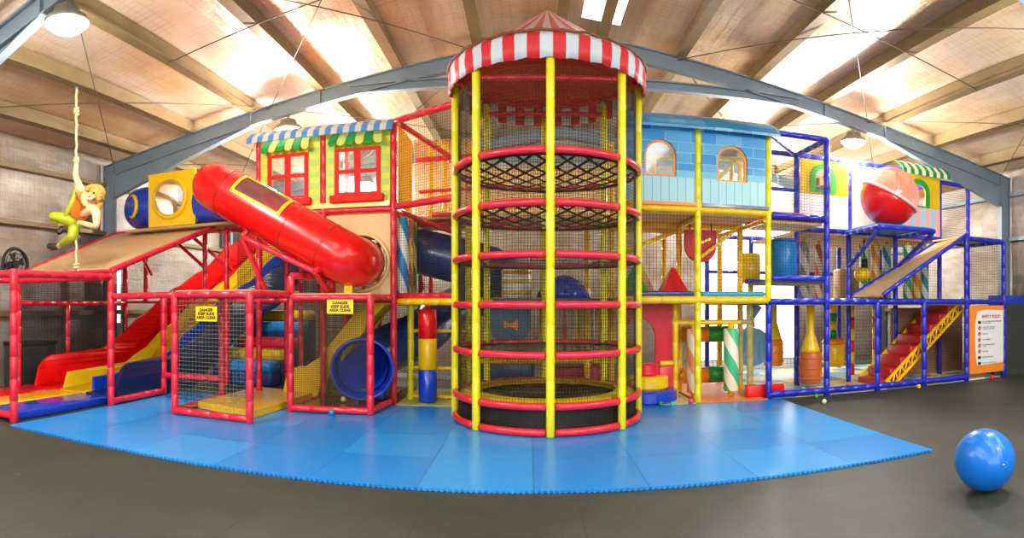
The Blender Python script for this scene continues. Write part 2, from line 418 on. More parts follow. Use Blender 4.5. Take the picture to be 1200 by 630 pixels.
# ------------------------------------------------------------------ lamps
GLOW = mat('lamp_lens', (255, 250, 235), .3, emit=60)
LAMPM = mat('grey_lamp_housing', (120, 118, 104), .5)
proto = None
def bay_lamp(x, y, label, power=560):
    global proto
    z = roof(x)-.55
    if proto is None:
        t = T('high_bay_lamp', label, 'lamp', (x, y, z), 'high bay lamps on the portal frames')
        b = MB(); b.lathe([(.05, .2), (.14, .18), (.17, .1), (.24, .06), (.26, .03), (.26, .0), (.2, .0)], (x, y, z)); b.build('housing', LAMPM, t)
        b = MB(); b.lathe([(.001, -.11), (.1, -.10), (.19, -.05), (.225, 0)], (x, y, z), seg=20, cap=False); b.build('lens', GLOW, t)
        b = MB(); b.box((x-.02, y-.02, z+.18), (x+.02, y+.02, z+.26)); b.box((x-.09, y-.02, z+.16), (x+.09, y+.02, z+.2)); b.build('bracket', LAMPM, t)
        proto = t
    else:
        copy_tree(proto, V((x, y, z))-V(proto.location), label)
    l = bpy.data.lights.new('lamp_light', 'POINT'); l.energy = power; l.shadow_soft_size = .2
    l.color = (1, .96, .88)
    o = bpy.data.objects.new('lamp_light', l); C.objects.link(o); o.location = (x, y, z-.28)
bay_lamp(-4.35, 10.2, 'round high bay lamp glowing above the blue-and-white playhouse awning')
bay_lamp(6.15, 10.2, 'round high bay lamp glowing above the red and clear bubble dome')
bay_lamp(-4.72, 4.83, 'large round high bay lamp glowing on the front portal beam above the climbing rope', 230)
for x, y, lb in ((6.15, 4.83, 'high bay lamp above the blue exercise ball'), (-4.35, 15.5, 'high bay lamp on the far portal behind the slides'), (6.15, 15.5, 'high bay lamp on the far portal behind the blue frames'),
                 (-4.35, -.57, 'high bay lamp over the open floor on the tube slide side'), (6.15, -.57, 'high bay lamp over the open floor on the stair side'),
                 (-4.35, -6, 'high bay lamp near the front wall on the tube slide side'), (6.15, -6, 'high bay lamp near the front wall on the stair side')):
    bay_lamp(x, y, lb, 260 if y < 4 else (230 if y < 9 else (560 if y < 12 else 800)))

w = bpy.data.worlds.new('hall_sky'); bpy.context.scene.world = w; w.use_nodes = True
w.node_tree.nodes['Background'].inputs['Color'].default_value = (.85, .93, 1, 1); w.node_tree.nodes['Background'].inputs['Strength'].default_value = 1.0

# ------------------------------------------------------------------ camera: the photograph is a stitched cylindrical panorama
cd = bpy.data.cameras.new('camera'); cam = bpy.data.objects.new('camera', cd); C.objects.link(cam)
cam.location = (0, 0, EYE); cam.rotation_euler = (pi/2, 0, 0)
cd.type = 'PANO'; cd.panorama_type = 'CENTRAL_CYLINDRICAL'
cd.central_cylindrical_range_u_min = -X0/FPX; cd.central_cylindrical_range_u_max = (1200-X0)/FPX
cd.central_cylindrical_range_v_min = -(630-Y0)/FPX; cd.central_cylindrical_range_v_max = Y0/FPX
cd.central_cylindrical_radius = 1.0
cd.lens = 16; cd.sensor_width = 36; cd.clip_end = 200
bpy.context.scene.camera = cam
sc = bpy.context.scene
sc.view_settings.view_transform = 'Standard'; sc.view_settings.look = 'None'; sc.view_settings.gamma = 1
sc.view_settings.use_curve_mapping = False; sc.view_settings.exposure = 0.4
# ------------------------------------------------------------------ floor mat of interlocking tiles
ORD = ['first', 'second', 'third', 'fourth', 'fifth', 'sixth', 'seventh', 'eighth', 'ninth', 'tenth']
MX0, MY0, TS = -5.93, 5.03, .995
tile_m = [mat('blue_foam_tile_%s' % n, c, .3, bump=.05, bscale=120, spec=.55) for n, c in
          (('deep', (22, 134, 214)), ('mid', (28, 140, 220)), ('light', (38, 148, 224)))]
def teeth(p0, p1, dirn, n=20, d=.022):
    out = []
    for i in range(n):
        for a, q in ((.08, 0), (.22, 1), (.6, 1), (.74, 0)):
            t = (i+a)/n; out.append((p0[0]+(p1[0]-p0[0])*t+dirn[0]*d*q, p0[1]+(p1[1]-p0[1])*t+dirn[1]*d*q))
    return out
for r in range(4):
    for c in range(10):
        x, y = MX0+c*TS, MY0+r*TS; x1, y1 = x+TS-.004, y+TS-.004
        pts = [(x, y)]
        if r == 0: pts += teeth((x, y), (x1, y), (0, -1))
        pts += [(x1, y)]
        if c == 9: pts += teeth((x1, y), (x1, y1), (1, 0))
        pts += [(x1, y1), (x, y1)]
        b = MB(); b.panel(pts, [], (0, 0, .024), (1, 0, 0), (0, 1, 0), .022)
        o = b.build('foam_tile', tile_m[random.choice((0, 1, 1, 2, 2))], loc=(x, y, .002))
        row = ('toothed front row', 'second row from the front', 'third row from the front', 'back row under the play frame')[r]
        tag(o, 'blue foam floor tile, %s from the left in the %s' % (ORD[c], row), 'floor tile', 'blue interlocking floor tiles')

# ------------------------------------------------------------------ the round climbing tower
TX, TY, TR = .25, 8.28, 1.28
P = lambda a, r, z: (TX+r*sin(a), TY-r*cos(a), z)    # angle 0 faces the viewer
tw = T('climbing_tower', 'tall round net-walled climbing tower with yellow posts, red rings and striped conical roof', 'climbing tower', (TX, TY, 0))
for k in range(8):
    b = MB(); p = P(k*pi/4, TR, 0); b.pipe((p[0], p[1], .026), (p[0], p[1], 4.66), .052, pitch=.62, dip=.06, seg=14); b.build('post', YEL, tw)
for z in (.075, .38, .98, 1.58, 2.18, 2.79, 3.41, 4.74):
    b = MB()
    for k in range(8):
        g = .045
        b.tube([P(k*pi/4+g+(pi/4-2*g)*i/8, TR-.02, z) for i in range(9)], .047 if z < 4.7 else .04, seg=10)
    b.build('padded_ring', RED, tw)
def ring_floor(z, name):
    b = MB(); R = TR-.07
    b.tube([P(2*pi*i/40, R, z) for i in range(40)], .015, seg=6, close=True)
    for fam in (0, 1):
        a = (1.02, -1.1)[fam]
        d = V((cos(a), sin(a), 0)); nrm = V((-sin(a), cos(a), 0))
        for j in range(-6, 7):
            o = j*.235; h = sqrt(max(0, R*R-o*o))
            p = V((TX, TY, z))+nrm*o; n = 8; wv = .024
            for i in range(n): # woven elastic bands: slightly sagging flat straps
                def q(t):
                    s_ = -h+2*h*t; rr = sqrt(s_*s_+o*o); return p+d*s_+V((0, 0, -.10*(1-(rr/R)**2)+.012*fam))
                a0, a1 = q(i/n), q((i+1)/n)
                b.hexa([a0-nrm*wv, a0+nrm*wv, a1+nrm*wv, a1-nrm*wv]+[v+V((0, 0, .006)) for v in (a0-nrm*wv, a0+nrm*wv, a1+nrm*wv, a1-nrm*wv)])
    b.build(name, BLACK, tw)
for z in (3.37, 2.76): ring_floor(z, 'web_floor')
# lower levels: open quadrant nets seen edge on
for z in (2.15, 1.56, .97):
    b = MB(); R = TR-.07
    for j in range(-5, 6):
        o = j*.22; h = sqrt(max(0, R*R-o*o))
        b.string((TX-h, TY+o, z), (TX+h, TY+o, z), .008); b.string((TX+o, TY-h, z+.012), (TX+o, TY+h, z+.012), .008)
    b.tube([P(2*pi*i/40, R, z) for i in range(40)], .015, seg=6, close=True)
    b.build('rope_floor', BLACK, tw)
# trampoline at the bottom
b = MB(); b.lathe([(.001, .335), (1.0, .345), (1.0, .33), (.001, .32)], (TX, TY, 0), seg=40); b.build('trampoline_bed', BLACK, tw)
b = MB(); b.lathe([(.95, .43), (1.2, .41), (1.22, .36), (.97, .36)], (TX, TY, 0), seg=40, cap=False); b.build('trampoline_pad', YELM, tw)
b = MB(); b.lathe([(1.2, .05), (1.2, .33)], (TX, TY, 0), seg=40, cap=False); b.build('trampoline_skirt', BLACK, tw)
# net wall
b = MB(); R = TR-.055; NV = 200
for k in range(NV):
    a = 2*pi*k/NV; b.string(P(a, R, .08), P(a, R, 4.42), .005)
for i in range(98):
    z = .1+i*.0445
    if z > 4.42: break
    b.tube([P(2*pi*j/40, R, z) for j in range(40)], .0026, seg=3, close=True)
b.build('net_wall', NETO, tw)
# straight stay bars under the roof
b = MB(); b.pipe(P(-pi/4, TR-.06, 4.40), P(pi/4, TR-.06, 4.40), .035); b.build('stay_bar', RED, tw)
b = MB(); b.pipe(P(pi*.75, TR-.06, 4.5), P(-pi*.75, TR-.06, 4.5), .035); b.build('stay_bar', RED, tw)
# striped roof: cone and hanging valance
NS = 56
striper = mat('red_white_roof_red', (214, 40, 44), .5); stripew = mat('red_white_roof_white', (208, 216, 224), .5)
coner = translucent('sun_faded_red_roof_vinyl', (228, 128, 118)); conew = translucent('pale_cream_roof_vinyl', (226, 220, 208))
b = MB(); out = []
for r, z in ((.012, 5.66), (.45, 5.34), (.9, 5.02), (1.34, 4.74)):
    out.append([P(2*pi*k/NS+.02, r, z) for k in range(NS)])
b.rings(out, 0, False, False, False, mifun=lambda i, k: k % 2); b.build('cone_roof', [coner, conew], tw)
b = MB(); out = []
for k in range(NS):
    pass
prof = [(1.345, 4.76), (1.365, 4.7), (1.36, 4.58), (1.35, 4.46), (1.335, 4.46), (1.345, 4.58), (1.35, 4.7), (1.33, 4.75)]
for r, z in prof: out.append([P(2*pi*k/(NS*2)+.02, r+(.012*sin(k*2.2+z*9) if z < 4.6 else 0), z-(.014 if k % 4 in (1, 2) and z < 4.5 else 0)) for k in range(NS*2)])
b.rings(out, 0, True, mifun=lambda i, k: (k//2) % 2); b.build('roof_valance', [striper, stripew], tw)
b = MB(); b.tube([P(2*pi*i/60, 1.37, 4.765+.012*sin(i*2.7)) for i in range(60)], .016, seg=6, close=True); b.build('roof_lacing', mat('brown_lacing_cord', (130, 74, 40), .7), tw)

# ------------------------------------------------------------------ exercise ball
b = MB(); BX, BY, BR = 3.53, 3.69, .263
b.ball((BX, BY, BR), BR, seg=48, rows=32)
def ball_mat():
    g = NT('glossy_blue_ball_vinyl'); g.b.inputs['Base Color'].default_value = lin((8, 112, 214)); g.b.inputs['Roughness'].default_value = .28
    g.b.inputs['Coat Weight'].default_value = .1
    tc = g.n('TexCoord'); s_ = g.n('SeparateXYZ'); g.l(tc.outputs['Object'], s_.inputs[0])
    w_ = g.math('SINE', g.math('MULTIPLY', s_.outputs['X'], 150)); bp = g.n('Bump'); bp.inputs['Strength'].default_value = .12; bp.inputs['Distance'].default_value = .004
    g.l(w_, bp.inputs['Height']); g.l(bp.outputs['Normal'], g.b.inputs['Normal']); return g.m
o = T('exercise_ball', 'large glossy blue exercise ball resting on the dark floor', 'ball', (BX, BY, 0))
eb = b.build('ball_shell', ball_mat(), o); eb.location = (0, 0, 0)
b = MB(); d = V((-.12, -.9, .05)).normalized(); c = V((BX, BY, BR))+d*(BR-.004); b.cyl(c, c+d*.008, .007, seg=10); b.build('air_plug', WHITE, o)
# ------------------------------------------------------------------ play frames
L1, L2, L3 = 1.65, 3.08, 4.43
F, B1, B2, B3 = 9.1, 10.3, 11.5, 12.7
class Frame:
    """a bolted, foam-padded pipe frame: every post and rail is a part of its own"""
    def __init__(s, name, label, cat, loc, col, r=.05): s.t = T(name, label, cat, loc); s.col, s.r = col, r
    def post(s, x, y, z0, z1, r=None, col=None):
        b = MB(); b.pipe((x, y, z0), (x, y, z1), r or s.r*1.08); b.build('post', col or s.col, s.t)
    def rail(s, p0, p1, r=None, col=None, name='rail'):
        b = MB(); b.pipe(p0, p1, r or s.r); b.build(name, col or s.col, s.t)
    def rails(s, *pts, z=None, r=None, col=None):
        for a, c in zip(pts, pts[1:]):
            s.rail((a[0], a[1], z), (c[0], c[1], z), r, col) if z is not None else s.rail(a, c, r, col)
    def deck(s, x0, x1, y0, y1, z, m=TAND, th=.05, name='deck'):
        b = MB(); b.box((x0, y0, z-th), (x1, y1, z)); b.build(name, m, s.t)
    def net(s, O, U, W, pitch=.05, t=.004, m=NET, name='net_panel'):
        b = MB(); b.net(O, U, W, pitch, t); b.build(name, m, s.t)
    def brace(s, p0, p1, r=.035, col=None):
        b = MB(); b.pipe(p0, p1, r); b.build('brace', col or s.col, s.t)

# --- slide run-out enclosure, left end
f = Frame('slide_enclosure', 'open red pipe enclosure around the wide slide run-out below the hanging figure', 'play frame', (-6.05, 5.2, 0), RED, .053)
a, c, d, e = (-6.07, 5.2), (-5.93, 7.04), (-8.1, 7.04), (-8.1, 5.2)
for q in (a, c, d): f.post(q[0], q[1], 0.0 if q is not c else .026, 2.06)
f.post(e[0], e[1], 0, 2.0)
f.rails(e, a, c, d, e, z=2.0)
f.rails(e, a, z=.09); f.rails(c, (-5.92, 8.44), z=.09)
f.rails((-8.1, 7.04), (-8.1, 10.1), z=1.6); f.post(-8.1, 8.3, .0, 1.57); f.post(-8.1, 10.1, 0, L2-.06)
f.post(-5.92, 8.44, .03, 1.7)
f.net((-8.08, 7.08, .1), (0, 2.98, 0), (0, 0, 1.9), .03, .008)
# --- run-out mats and dividers
b = MB(); b.box((-6.72, 5.28, 0), (-6.13, 7.2, .13), bev=.03); tag(b.build('landing_mat', ROY, loc=(-6.4, 6.2, 0)), 'royal blue padded landing mat along the open side of the slide run-out', 'mat')
b = MB(); b.box((-7.3, 5.28, 0), (-6.73, 7.2, .13), bev=.03); tag(b.build('landing_mat', YEL2, loc=(-7.0, 6.2, 0)), 'yellow padded landing mat between the blue and red slide run-outs', 'mat')
b = MB(); b.box((-7.98, 5.28, 0), (-7.31, 7.2, .15), bev=.03); tag(b.build('landing_mat', RED2, loc=(-7.6, 6.2, 0)), 'red padded landing mat beside the storage chest in the slide run-out', 'mat')
# --- three-lane wave slide
def zprof(y):  # slide surface height along the run
    pts = [(7.2, .15), (9.0, .2), (9.5, .42), (10.1, .85), (11.0, 1.45), (11.7, 1.85), (12.4, 2.45), (13.2, 3.0), (13.7, 3.06)]
    for (y0, z0), (y1, z1) in zip(pts, pts[1:]):
        if y <= y1:
            t = (y-y0)/(y1-y0); t = t*t*(3-2*t)*.5+t*.5; return z0+(z1-z0)*t
    return pts[-1][1]
YS = [7.2+.1*i for i in range(66)]
shx = lambda y: .16*max(0, y-9.2)+.05*max(0, y-9.2)**2
DNAVY = mat('dark_navy_plastic', (10, 36, 84), .3, coat=.2)
ws = T('wave_slide', 'wide three-lane racing slide in red, yellow and blue under the tan canopy', 'slide', (-6.9, 7.2, 0))
def lane(x0, x1, m, lo):
    b = MB()
    rr = []
    for y in YS: z = zprof(y); q = shx(y); rr.append([V((x0+q, y, z-.05)), V((x1+q, y, z-.05)), V((x1+q, y, z)), V(((x0+x1)/2+q, y, z-.02)), V((x0+q, y, z))])
    b.rings(rr, 0, True); return b.build('slide_lane', m, ws)
lane(-6.6, -6.05, DNAVY, 0); lane(-7.18, -6.64, YELM, 0); lane(-7.78, -7.22, RED2, 0)
def wall_of(x, h, m, name, yend=7.2, rnd=.35, th=.05, bottom=None):
    """upright side wall with a rounded front end"""
    top = []
    for y in YS:
        if y < yend: continue
        z = zprof(y)+h; k = y-yend
        if k < rnd: z -= (h)*(1-sqrt(max(0, 1-(1-k/rnd)**2)))
        top.append((y, z))
    pts = [(y, (zprof(y)-.12 if bottom is None else max(bottom, zprof(y)-.5))) for y, z in reversed(top)]
    pts = [(top[0][0], 0.02)]+[(9.0, .02)]+[(y, max(.02, zprof(y)-.35)) for y in YS if y > 9.1]+list(reversed(top))
    b = MB(); b.panel(pts, [], (x+th/2, 0, 0), (0, 1, 0), (0, 0, 1), th)
    for v in b.v: v.x += shx(v.y)
    return b.build(name, m, ws)
wall_of(-7.82, .5, RED2, 'side_wall', 7.2, .45, .06); wall_of(-7.2, .26, YELM, 'divider', 7.3, .05); wall_of(-6.62, .22, ROY, 'divider', 7.35, .05); wall_of(-6.02, .48, DNAVY, 'side_wall', 7.25, .4, .06)
b = MB(); b.box((-6.15, 13.3, L2-.1), (-4.25, 14.2, L2-.02)); b.build('top_platform', DRED, ws)
for x in (-6.05, -4.35):
    b = MB(); b.pipe((x, 14.1, 0), (x, 14.1, L2-.1), .05); b.build('support_post', RED, ws)
# --- sloped canopy over the slide
cn = T('sloped_canopy', 'sloping tan fabric canopy with red pipe edges over the wide slide', 'canopy', (-7.1, 8.5, 2.06))
A_, B_, C_, D_ = V((-5.93, 7.04, 2.1)), V((-5.75, 10.1, 3.12)), V((-8.4, 10.1, 3.12)), V((-8.15, 7.04, 2.1))
b = MB(); n_ = 12
g = [[A_.lerp(B_, i/n_).lerp(D_.lerp(C_, i/n_), j/n_)+V((0, 0, -.05*sin(pi*i/n_)*sin(pi*j/n_))) for j in range(n_+1)] for i in range(n_+1)]
i0 = b.add([p for r_ in g for p in r_]); i1 = b.add([p-V((0, 0, .012)) for r_ in g for p in r_]); w_ = n_+1
for i in range(n_):
    for j in range(n_):
        q = (i*w_+j, (i+1)*w_+j, (i+1)*w_+j+1, i*w_+j+1); b.face([i0+k for k in q], 0, True); b.face([i1+k for k in reversed(q)], 0, True)
b.build('canopy_sheet', TAN, cn)
for p, q, r_ in ((A_, B_, .05), (B_, C_, .045), (C_, D_, .035), (D_, A_, .03)):
    b = MB(); b.pipe(p, q, r_); b.build('edge_pipe', RED, cn)
# --- red slide-exit cage with net
f = Frame('slide_exit_cage', 'red pipe cage with open grey net front around the yellow slide mat', 'play frame', (-4.1, 7.0, 0), RED, .05)
a, c, d, e = (-4.74, 7.03), (-3.53, 6.99), (-3.40, 8.0), (-4.8, 8.48)
for q in (a, c, e): f.post(q[0], q[1], .026, 1.75)
f.rails(e, a, c, d, z=1.72); f.rails(e, a, c, z=.08); f.rail((-5.93, 7.04, 1.7), (-4.74, 7.03, 1.72))
f.rail((-4.8, 8.48, 1.72), (-3.4, 8.4, 1.72))
f.net((a[0]+.03, a[1], .12), (c[0]-a[0]-.06, c[1]-a[1], 0), (0, 0, 1.56), .055, .0038, NETG)
f.net((e[0], e[1], .12), (a[0]-e[0], a[1]-e[1], 0), (0, 0, 1.56), .055, .004, NET)
b = MB(); b.hexa([(-4.74, 7.05, 1.76), (-3.53, 7.02, 1.76), (-3.4, 8.4, 1.76), (-4.8, 8.45, 1.76), (-4.74, 7.05, 1.78), (-3.53, 7.02, 1.78), (-3.4, 8.4, 1.78), (-4.8, 8.45, 1.78)]); b.build('roof_sheet', TAN, f.t)
f.rail((-5.92, 8.44, .36), (-4.8, 8.48, .36))
# --- cage with the tube mouth
f = Frame('tube_exit_cage', 'red pipe cage with fine olive mesh front around the blue tube mouth', 'play frame', (-2.8, 8.05, 0), RED, .05)
a, c, d = (-3.38, 8.0), (-2.21, 8.12), (-2.12, 8.98)
for q in (a, c): f.post(q[0], q[1], .026, 1.72)
f.rails(a, c, d, z=1.68); f.rails(a, c, d, z=.08); f.rail((-3.38, 8.0, 1.68), (-3.3, 8.95, 1.68)); f.rail((-3.38, 8.0, .08), (-3.3, 8.95, .08))
f.post(-3.38, 8.03, 1.74, 2.0); f.rails((-3.38, 8.03), (-3.1, 8.9), z=2.0); f.post(-3.05, 8.9, 1.74, 2.0)
b = MB(); b.net((a[0]+.04, a[1], .12), (c[0]-a[0]-.08, c[1]-a[1], 0), (0, 0, 1.5), .022, .0045); b.build('mesh_panel', NETO, f.t)
b = MB(); b.hexa([(-3.38, 8.02, 1.72), (-2.21, 8.14, 1.72), (-2.12, 9.0, 1.72), (-3.34, 9.0, 1.72), (-3.38, 8.02, 1.74), (-2.21, 8.14, 1.74), (-2.12, 9.0, 1.74), (-3.34, 9.0, 1.74)]); b.build('roof_sheet', TAN, f.t)
b = MB(); b.hexa([(-3.35, 8.08, .03), (-2.26, 8.2, .03), (-2.16, 8.95, .03), (-3.3, 8.95, .03), (-3.35, 8.08, .1), (-2.26, 8.2, .1), (-2.16, 8.95, .1), (-3.3, 8.95, .1)])
b.hexa([(-3.3, 9.2, .03), (-2.2, 9.2, .03), (-2.2, 10.2, .03), (-3.3, 10.2, .03), (-3.3, 9.2, .1), (-2.2, 9.2, .1), (-2.2, 10.2, .1), (-3.3, 10.2, .1)])
tag(b.build('landing_mat', MAROON, loc=(-2.8, 8.5, .03)), 'dark maroon mat on the floor of the tube mouth cage', 'mat')
# --- danger signs
SIGNY = mat('yellow_sign_board', (250, 208, 10), .45); INK = mat('black_sign_ink', (30, 22, 10), .6)
def danger(x, y, z, w, h, ang, label):
    t = T('danger_sign', label, 'sign', (x, y, z), 'yellow danger signs')
    b = MB(); b.box((x-w/2, y, z-h/2), (x+w/2, y+.012, z+h/2)); bd = b.build('sign_board', SIGNY, t)
    text('DANGER\nKEEP SLIDE\nAREA CLEAR', h*.27, (x, y-.002, z), t, INK, 'sign_lettering', bold=.0025)
    t.rotation_euler = (0, 0, ang)
danger(-4.16, 6.93, 1.455, .34, .2, atan2(-.04, 1.21), 'yellow danger sign tied to the grey net of the slide mat cage')
danger(-2.62, 8.0, 1.55, .38, .2, atan2(.12, 1.17), 'yellow danger sign tied to the olive mesh in front of the tube mouth')

# --- red main frame
f = Frame('play_structure', 'red three-storey padded pipe frame carrying the yellow-green playhouse and tube slide', 'play frame', (-3.3, F, 0), RED, .048)
for x in (-4.42, -3.26, -2.1): f.post(x, F, .026, L3-.02)
for x in (-6.1, -7.56): f.post(x, 10.12, 1.62, L2-.06)
f.rails((-8.05, 10.12), (-5.6, 10.12), z=1.62, r=.03)
for x in (-5.6, -4.42, -3.26, -2.1):
    f.post(x, B1 if x > -5 else 10.1, L2 if x > -2.2 else .02, L3-.02 if x > -5 else L2)
    if x > -5: f.post(x-(.2 if x < -4 else 0), B2, .02, L2); f.post(x-(.2 if x < -4 else 0), B3, .02, L2)
f.rails((-4.42, F), (-3.26, F), (-2.1, F), z=L2); f.rails((-4.42, F), (-2.1, F), z=L1)
f.rails((-8.4, 10.1), (-5.6, B1), z=L2-.02, r=.04); f.rails((-5.6, B1), (-4.42, B1), (-2.1, B1), z=L2-.05); f.rails((-5.6, B1), (-2.1, B1), z=L1)
f.rails((-4.6, B2), (-2.1, B2), z=L2-.05); f.rails((-4.6, B3), (-2.1, B3), z=L2-.05); f.rails((-4.6, B2), (-2.1, B2), z=L1)
for x in (-4.42, -3.26, -2.1):
    f.rails((x, F if x > -5 else B1), (x, B3), z=L2-.04); f.rails((x, F if x > -5 else B1), (x, B3), z=L1)
f.rails((-4.42, B1), (-2.1, B1), z=L3); f.rails((-2.1, F), (-2.1, B1), z=L3); f.rails((-4.42, F), (-4.42, B1), z=L3)
f.deck(-4.4, -2.12, 9.2, B3, L2-.02, TAND); f.deck(-7.7, -4.5, 9.6, 10.7, L2+.02, TAND); f.deck(-4.4, -2.12, 10.7, B3, L1, GREYD); f.deck(-3.2, -2.12, 9.2, 10.6, L1-.01, TAND)
f.brace((-7.4, 10.1, 2.2), (-6.9, 9.0, 2.62)); f.brace((-6.1, 10.1, 2.3), (-6.9, 10.1, 2.95)); f.brace((-5.6, B1, 2.25), (-6.4, 10.2, 2.9))
f.net((-5.5, B1+.05, L1+.1), (2.2, 0, 0), (0, 0, 1.3), .032, .011); f.net((-5.5, B3, .1), (3.3, 0, 0), (0, 0, 2.9), .045, .012)
f.net((-5.58, B1, .1), (1.1, 0, 0), (0, 0, 1.45), .07, .004)
# mouth panel for the tube
outer = R_(-3.2, -2.15, 1.74, 3.0); cx, cz, cr = -2.62, 2.24, .42
hole = [(cx+cr*cos(2*pi*i/28), cz+cr*sin(2*pi*i/28)) for i in range(28)]
b = MB(); b.panel(outer, [hole], (0, F-.02, 0), (1, 0, 0), (0, 0, 1), .02); b.build('mouth_panel', TAN, f.t)
b = MB(); b.tube([(cx+(cr+.03)*cos(2*pi*i/36), F-.05, cz+(cr+.03)*sin(2*pi*i/36)) for i in range(36)], .03, seg=8, close=True); b.build('mouth_ring', mat('cream_tube_ring', (226, 196, 132), .4), f.t)
f.rail((-2.2, F-.02, 2.3), (-2.12, F, 2.3), .025)

# --- red tube slide
def bez(p, n=24):
    p = [V(q) for q in p]; out = []
    for i in range(n+1):
        t = i/n; out.append(p[0]*(1-t)**3+p[1]*3*t*(1-t)**2+p[2]*3*t*t*(1-t)+p[3]*t**3)
    return out
ts = T('tube_slide', 'big glossy red tube slide with a framed window sloping across the front', 'slide', (-3.8, 8.5, 2.5))
PA, PB = V((-4.62, 8.42, 3.36)), V((-2.95, 8.42, 2.42)); TRAD = .385
dirn = (PB-PA).normalized()
e0 = bez([(-5.02, 9.45, 3.52), (-5.12, 8.75, 3.58), PA-dirn*.5, PA], 14); e1 = bez([PB, PB+dirn*.42, (-2.58, 8.5, 2.22), (-2.62, 9.06, 2.24)], 14)
def secs(pts, name, r=TRAD, m=RED2):
    b = MB(); b.tube(pts, r, seg=40, cap=False); b.tube(list(reversed(pts)), r-.015, seg=40, cap=False); return b.build(name, m, ts)
secs(e0, 'upper_elbow'); secs(e1, 'lower_elbow')
M1 = PA.lerp(PB, .66)
for p, q in ((PA, M1), (M1, PB)):
    for z_ in (0, 1):
        pass
# straight section with an opening for the window (the window faces the viewer and up)
def tube_open(p0, p1, w0, w1, a0, a1, name):
    d = (p1-p0).normalized(); side = V((0, -1, 0)); side = (side-d*side.dot(d)).normalized(); up = d.cross(side); up = up if up.z > 0 else -up
    L = (p1-p0).length; b = MB(); n = 48; ts_ = sorted({0, w0, w1, L}); pt = lambda t, a, r: p0+d*t+side*r*cos(a)+up*r*sin(a)
    for r in (TRAD, TRAD-.015):
        for t0, t1 in zip(ts_, ts_[1:]):
            for k in range(n):
                u0, u1 = 2*pi*k/n, 2*pi*(k+1)/n; mid = (u0+u1)/2
                if t0 >= w0 and t1 <= w1 and a0 < mid < a1: continue
                q = [pt(t0, u0, r), pt(t1, u0, r), pt(t1, u1, r), pt(t0, u1, r)]
                i = b.add(q if r == TRAD else q[::-1]); b.face(range(i, i+4), 0, True)
    o = b.build(name, RED2, ts)
    bm = bmesh.new(); bm.from_mesh(o.data); bmesh.ops.remove_doubles(bm, verts=bm.verts, dist=1e-4); bm.to_mesh(o.data); bm.free()
    return pt, d
A0, A1 = radians(15), radians(75)
pt, d = tube_open(PA, M1, .22, 1.12, A0, A1, 'tube_section')
b = MB(); b.tube([M1, M1.lerp(PB, .5), PB], TRAD, seg=40, cap=False); b.tube([PB, M1.lerp(PB, .5), M1], TRAD-.015, seg=40, cap=False); b.build('tube_section', RED2, ts)
b = MB(); n = 12; W0, W1 = .22, 1.12
for k in range(n):
    u0, u1 = A0+(A1-A0)*k/n, A0+(A1-A0)*(k+1)/n; b.poly([pt(W0, u0, TRAD-.005), pt(W1, u0, TRAD-.005), pt(W1, u1, TRAD-.005), pt(W0, u1, TRAD-.005)], 0, True)
win = b.build('window_pane', CLEAR, ts)
b = MB(); hw = .055
def strip(t0, t1, u0, u1, n):
    for k in range(n):
        a, c = u0+(u1-u0)*k/n, u0+(u1-u0)*(k+1)/n
        b.hexa([pt(t0, a, TRAD), pt(t1, a, TRAD), pt(t1, c, TRAD), pt(t0, c, TRAD), pt(t0, a, TRAD+.014), pt(t1, a, TRAD+.014), pt(t1, c, TRAD+.014), pt(t0, c, TRAD+.014)])
da = hw/TRAD
strip(W0-.02, W0+hw-.02, A0-da/2, A1+da/2, 12); strip(W1-hw+.02, W1+.02, A0-da/2, A1+da/2, 12); strip(W0, W1, A0-da/2, A0+da/2, 2); strip(W0, W1, A1-da/2, A1+da/2, 2)
wf = b.build('window_frame', YEL2, ts)
for t in [W0+.01+(W1-W0-.02)*i/6 for i in range(7)]:
    for a in (A0, A1): b = MB(); p = pt(t, a, TRAD+.014); b.ball(p, .011, seg=8, rows=5); b.build('bolt', mat('dark_bolt', (60, 50, 30), .4, metal=.7), wf)
for q, dd in ((PA, d), (M1, d), (PB, d)):   # coupling flanges
    b = MB(); s_ = V((0, -1, 0)); s_ = (s_-dd*s_.dot(dd)).normalized(); u_ = dd.cross(s_)
    b.tube([q+s_*(TRAD)*cos(2*pi*i/40)+u_*(TRAD)*sin(2*pi*i/40) for i in range(40)], .008, seg=6, close=True); b.build('coupling_ring', DRED, ts)
for p, q in (((-4.25, 8.15, 2.62), (-4.1, 8.75, 1.74)), ((-4.25, 8.15, 2.62), (-3.05, 8.1, 2.06)), ((-4.25, 8.15, 2.62), (-4.15, 8.3, 2.8)), ((-3.05, 8.1, 2.06), (-2.98, 8.25, 2.12)), ((-3.05, 8.1, 2.06), (-3.05, 8.8, 1.76))):
    b = MB(); b.pipe(p, q, .042); b.build('support_pipe', RED, ts)
for p in ((-4.17, 8.22, 2.78), (-3.0, 8.2, 2.15)):
    b = MB(); b.box((p[0]-.03, p[1]-.03, p[2]-.07), (p[0]+.03, p[1]+.03, p[2]+.09), bev=.01); b.build('clamp', BLACK, ts)
b = MB(); b.box((-2.72, 8.5, 1.74), (-2.6, 8.56, 1.9)); b.build('foot_bracket', YEL2, ts)

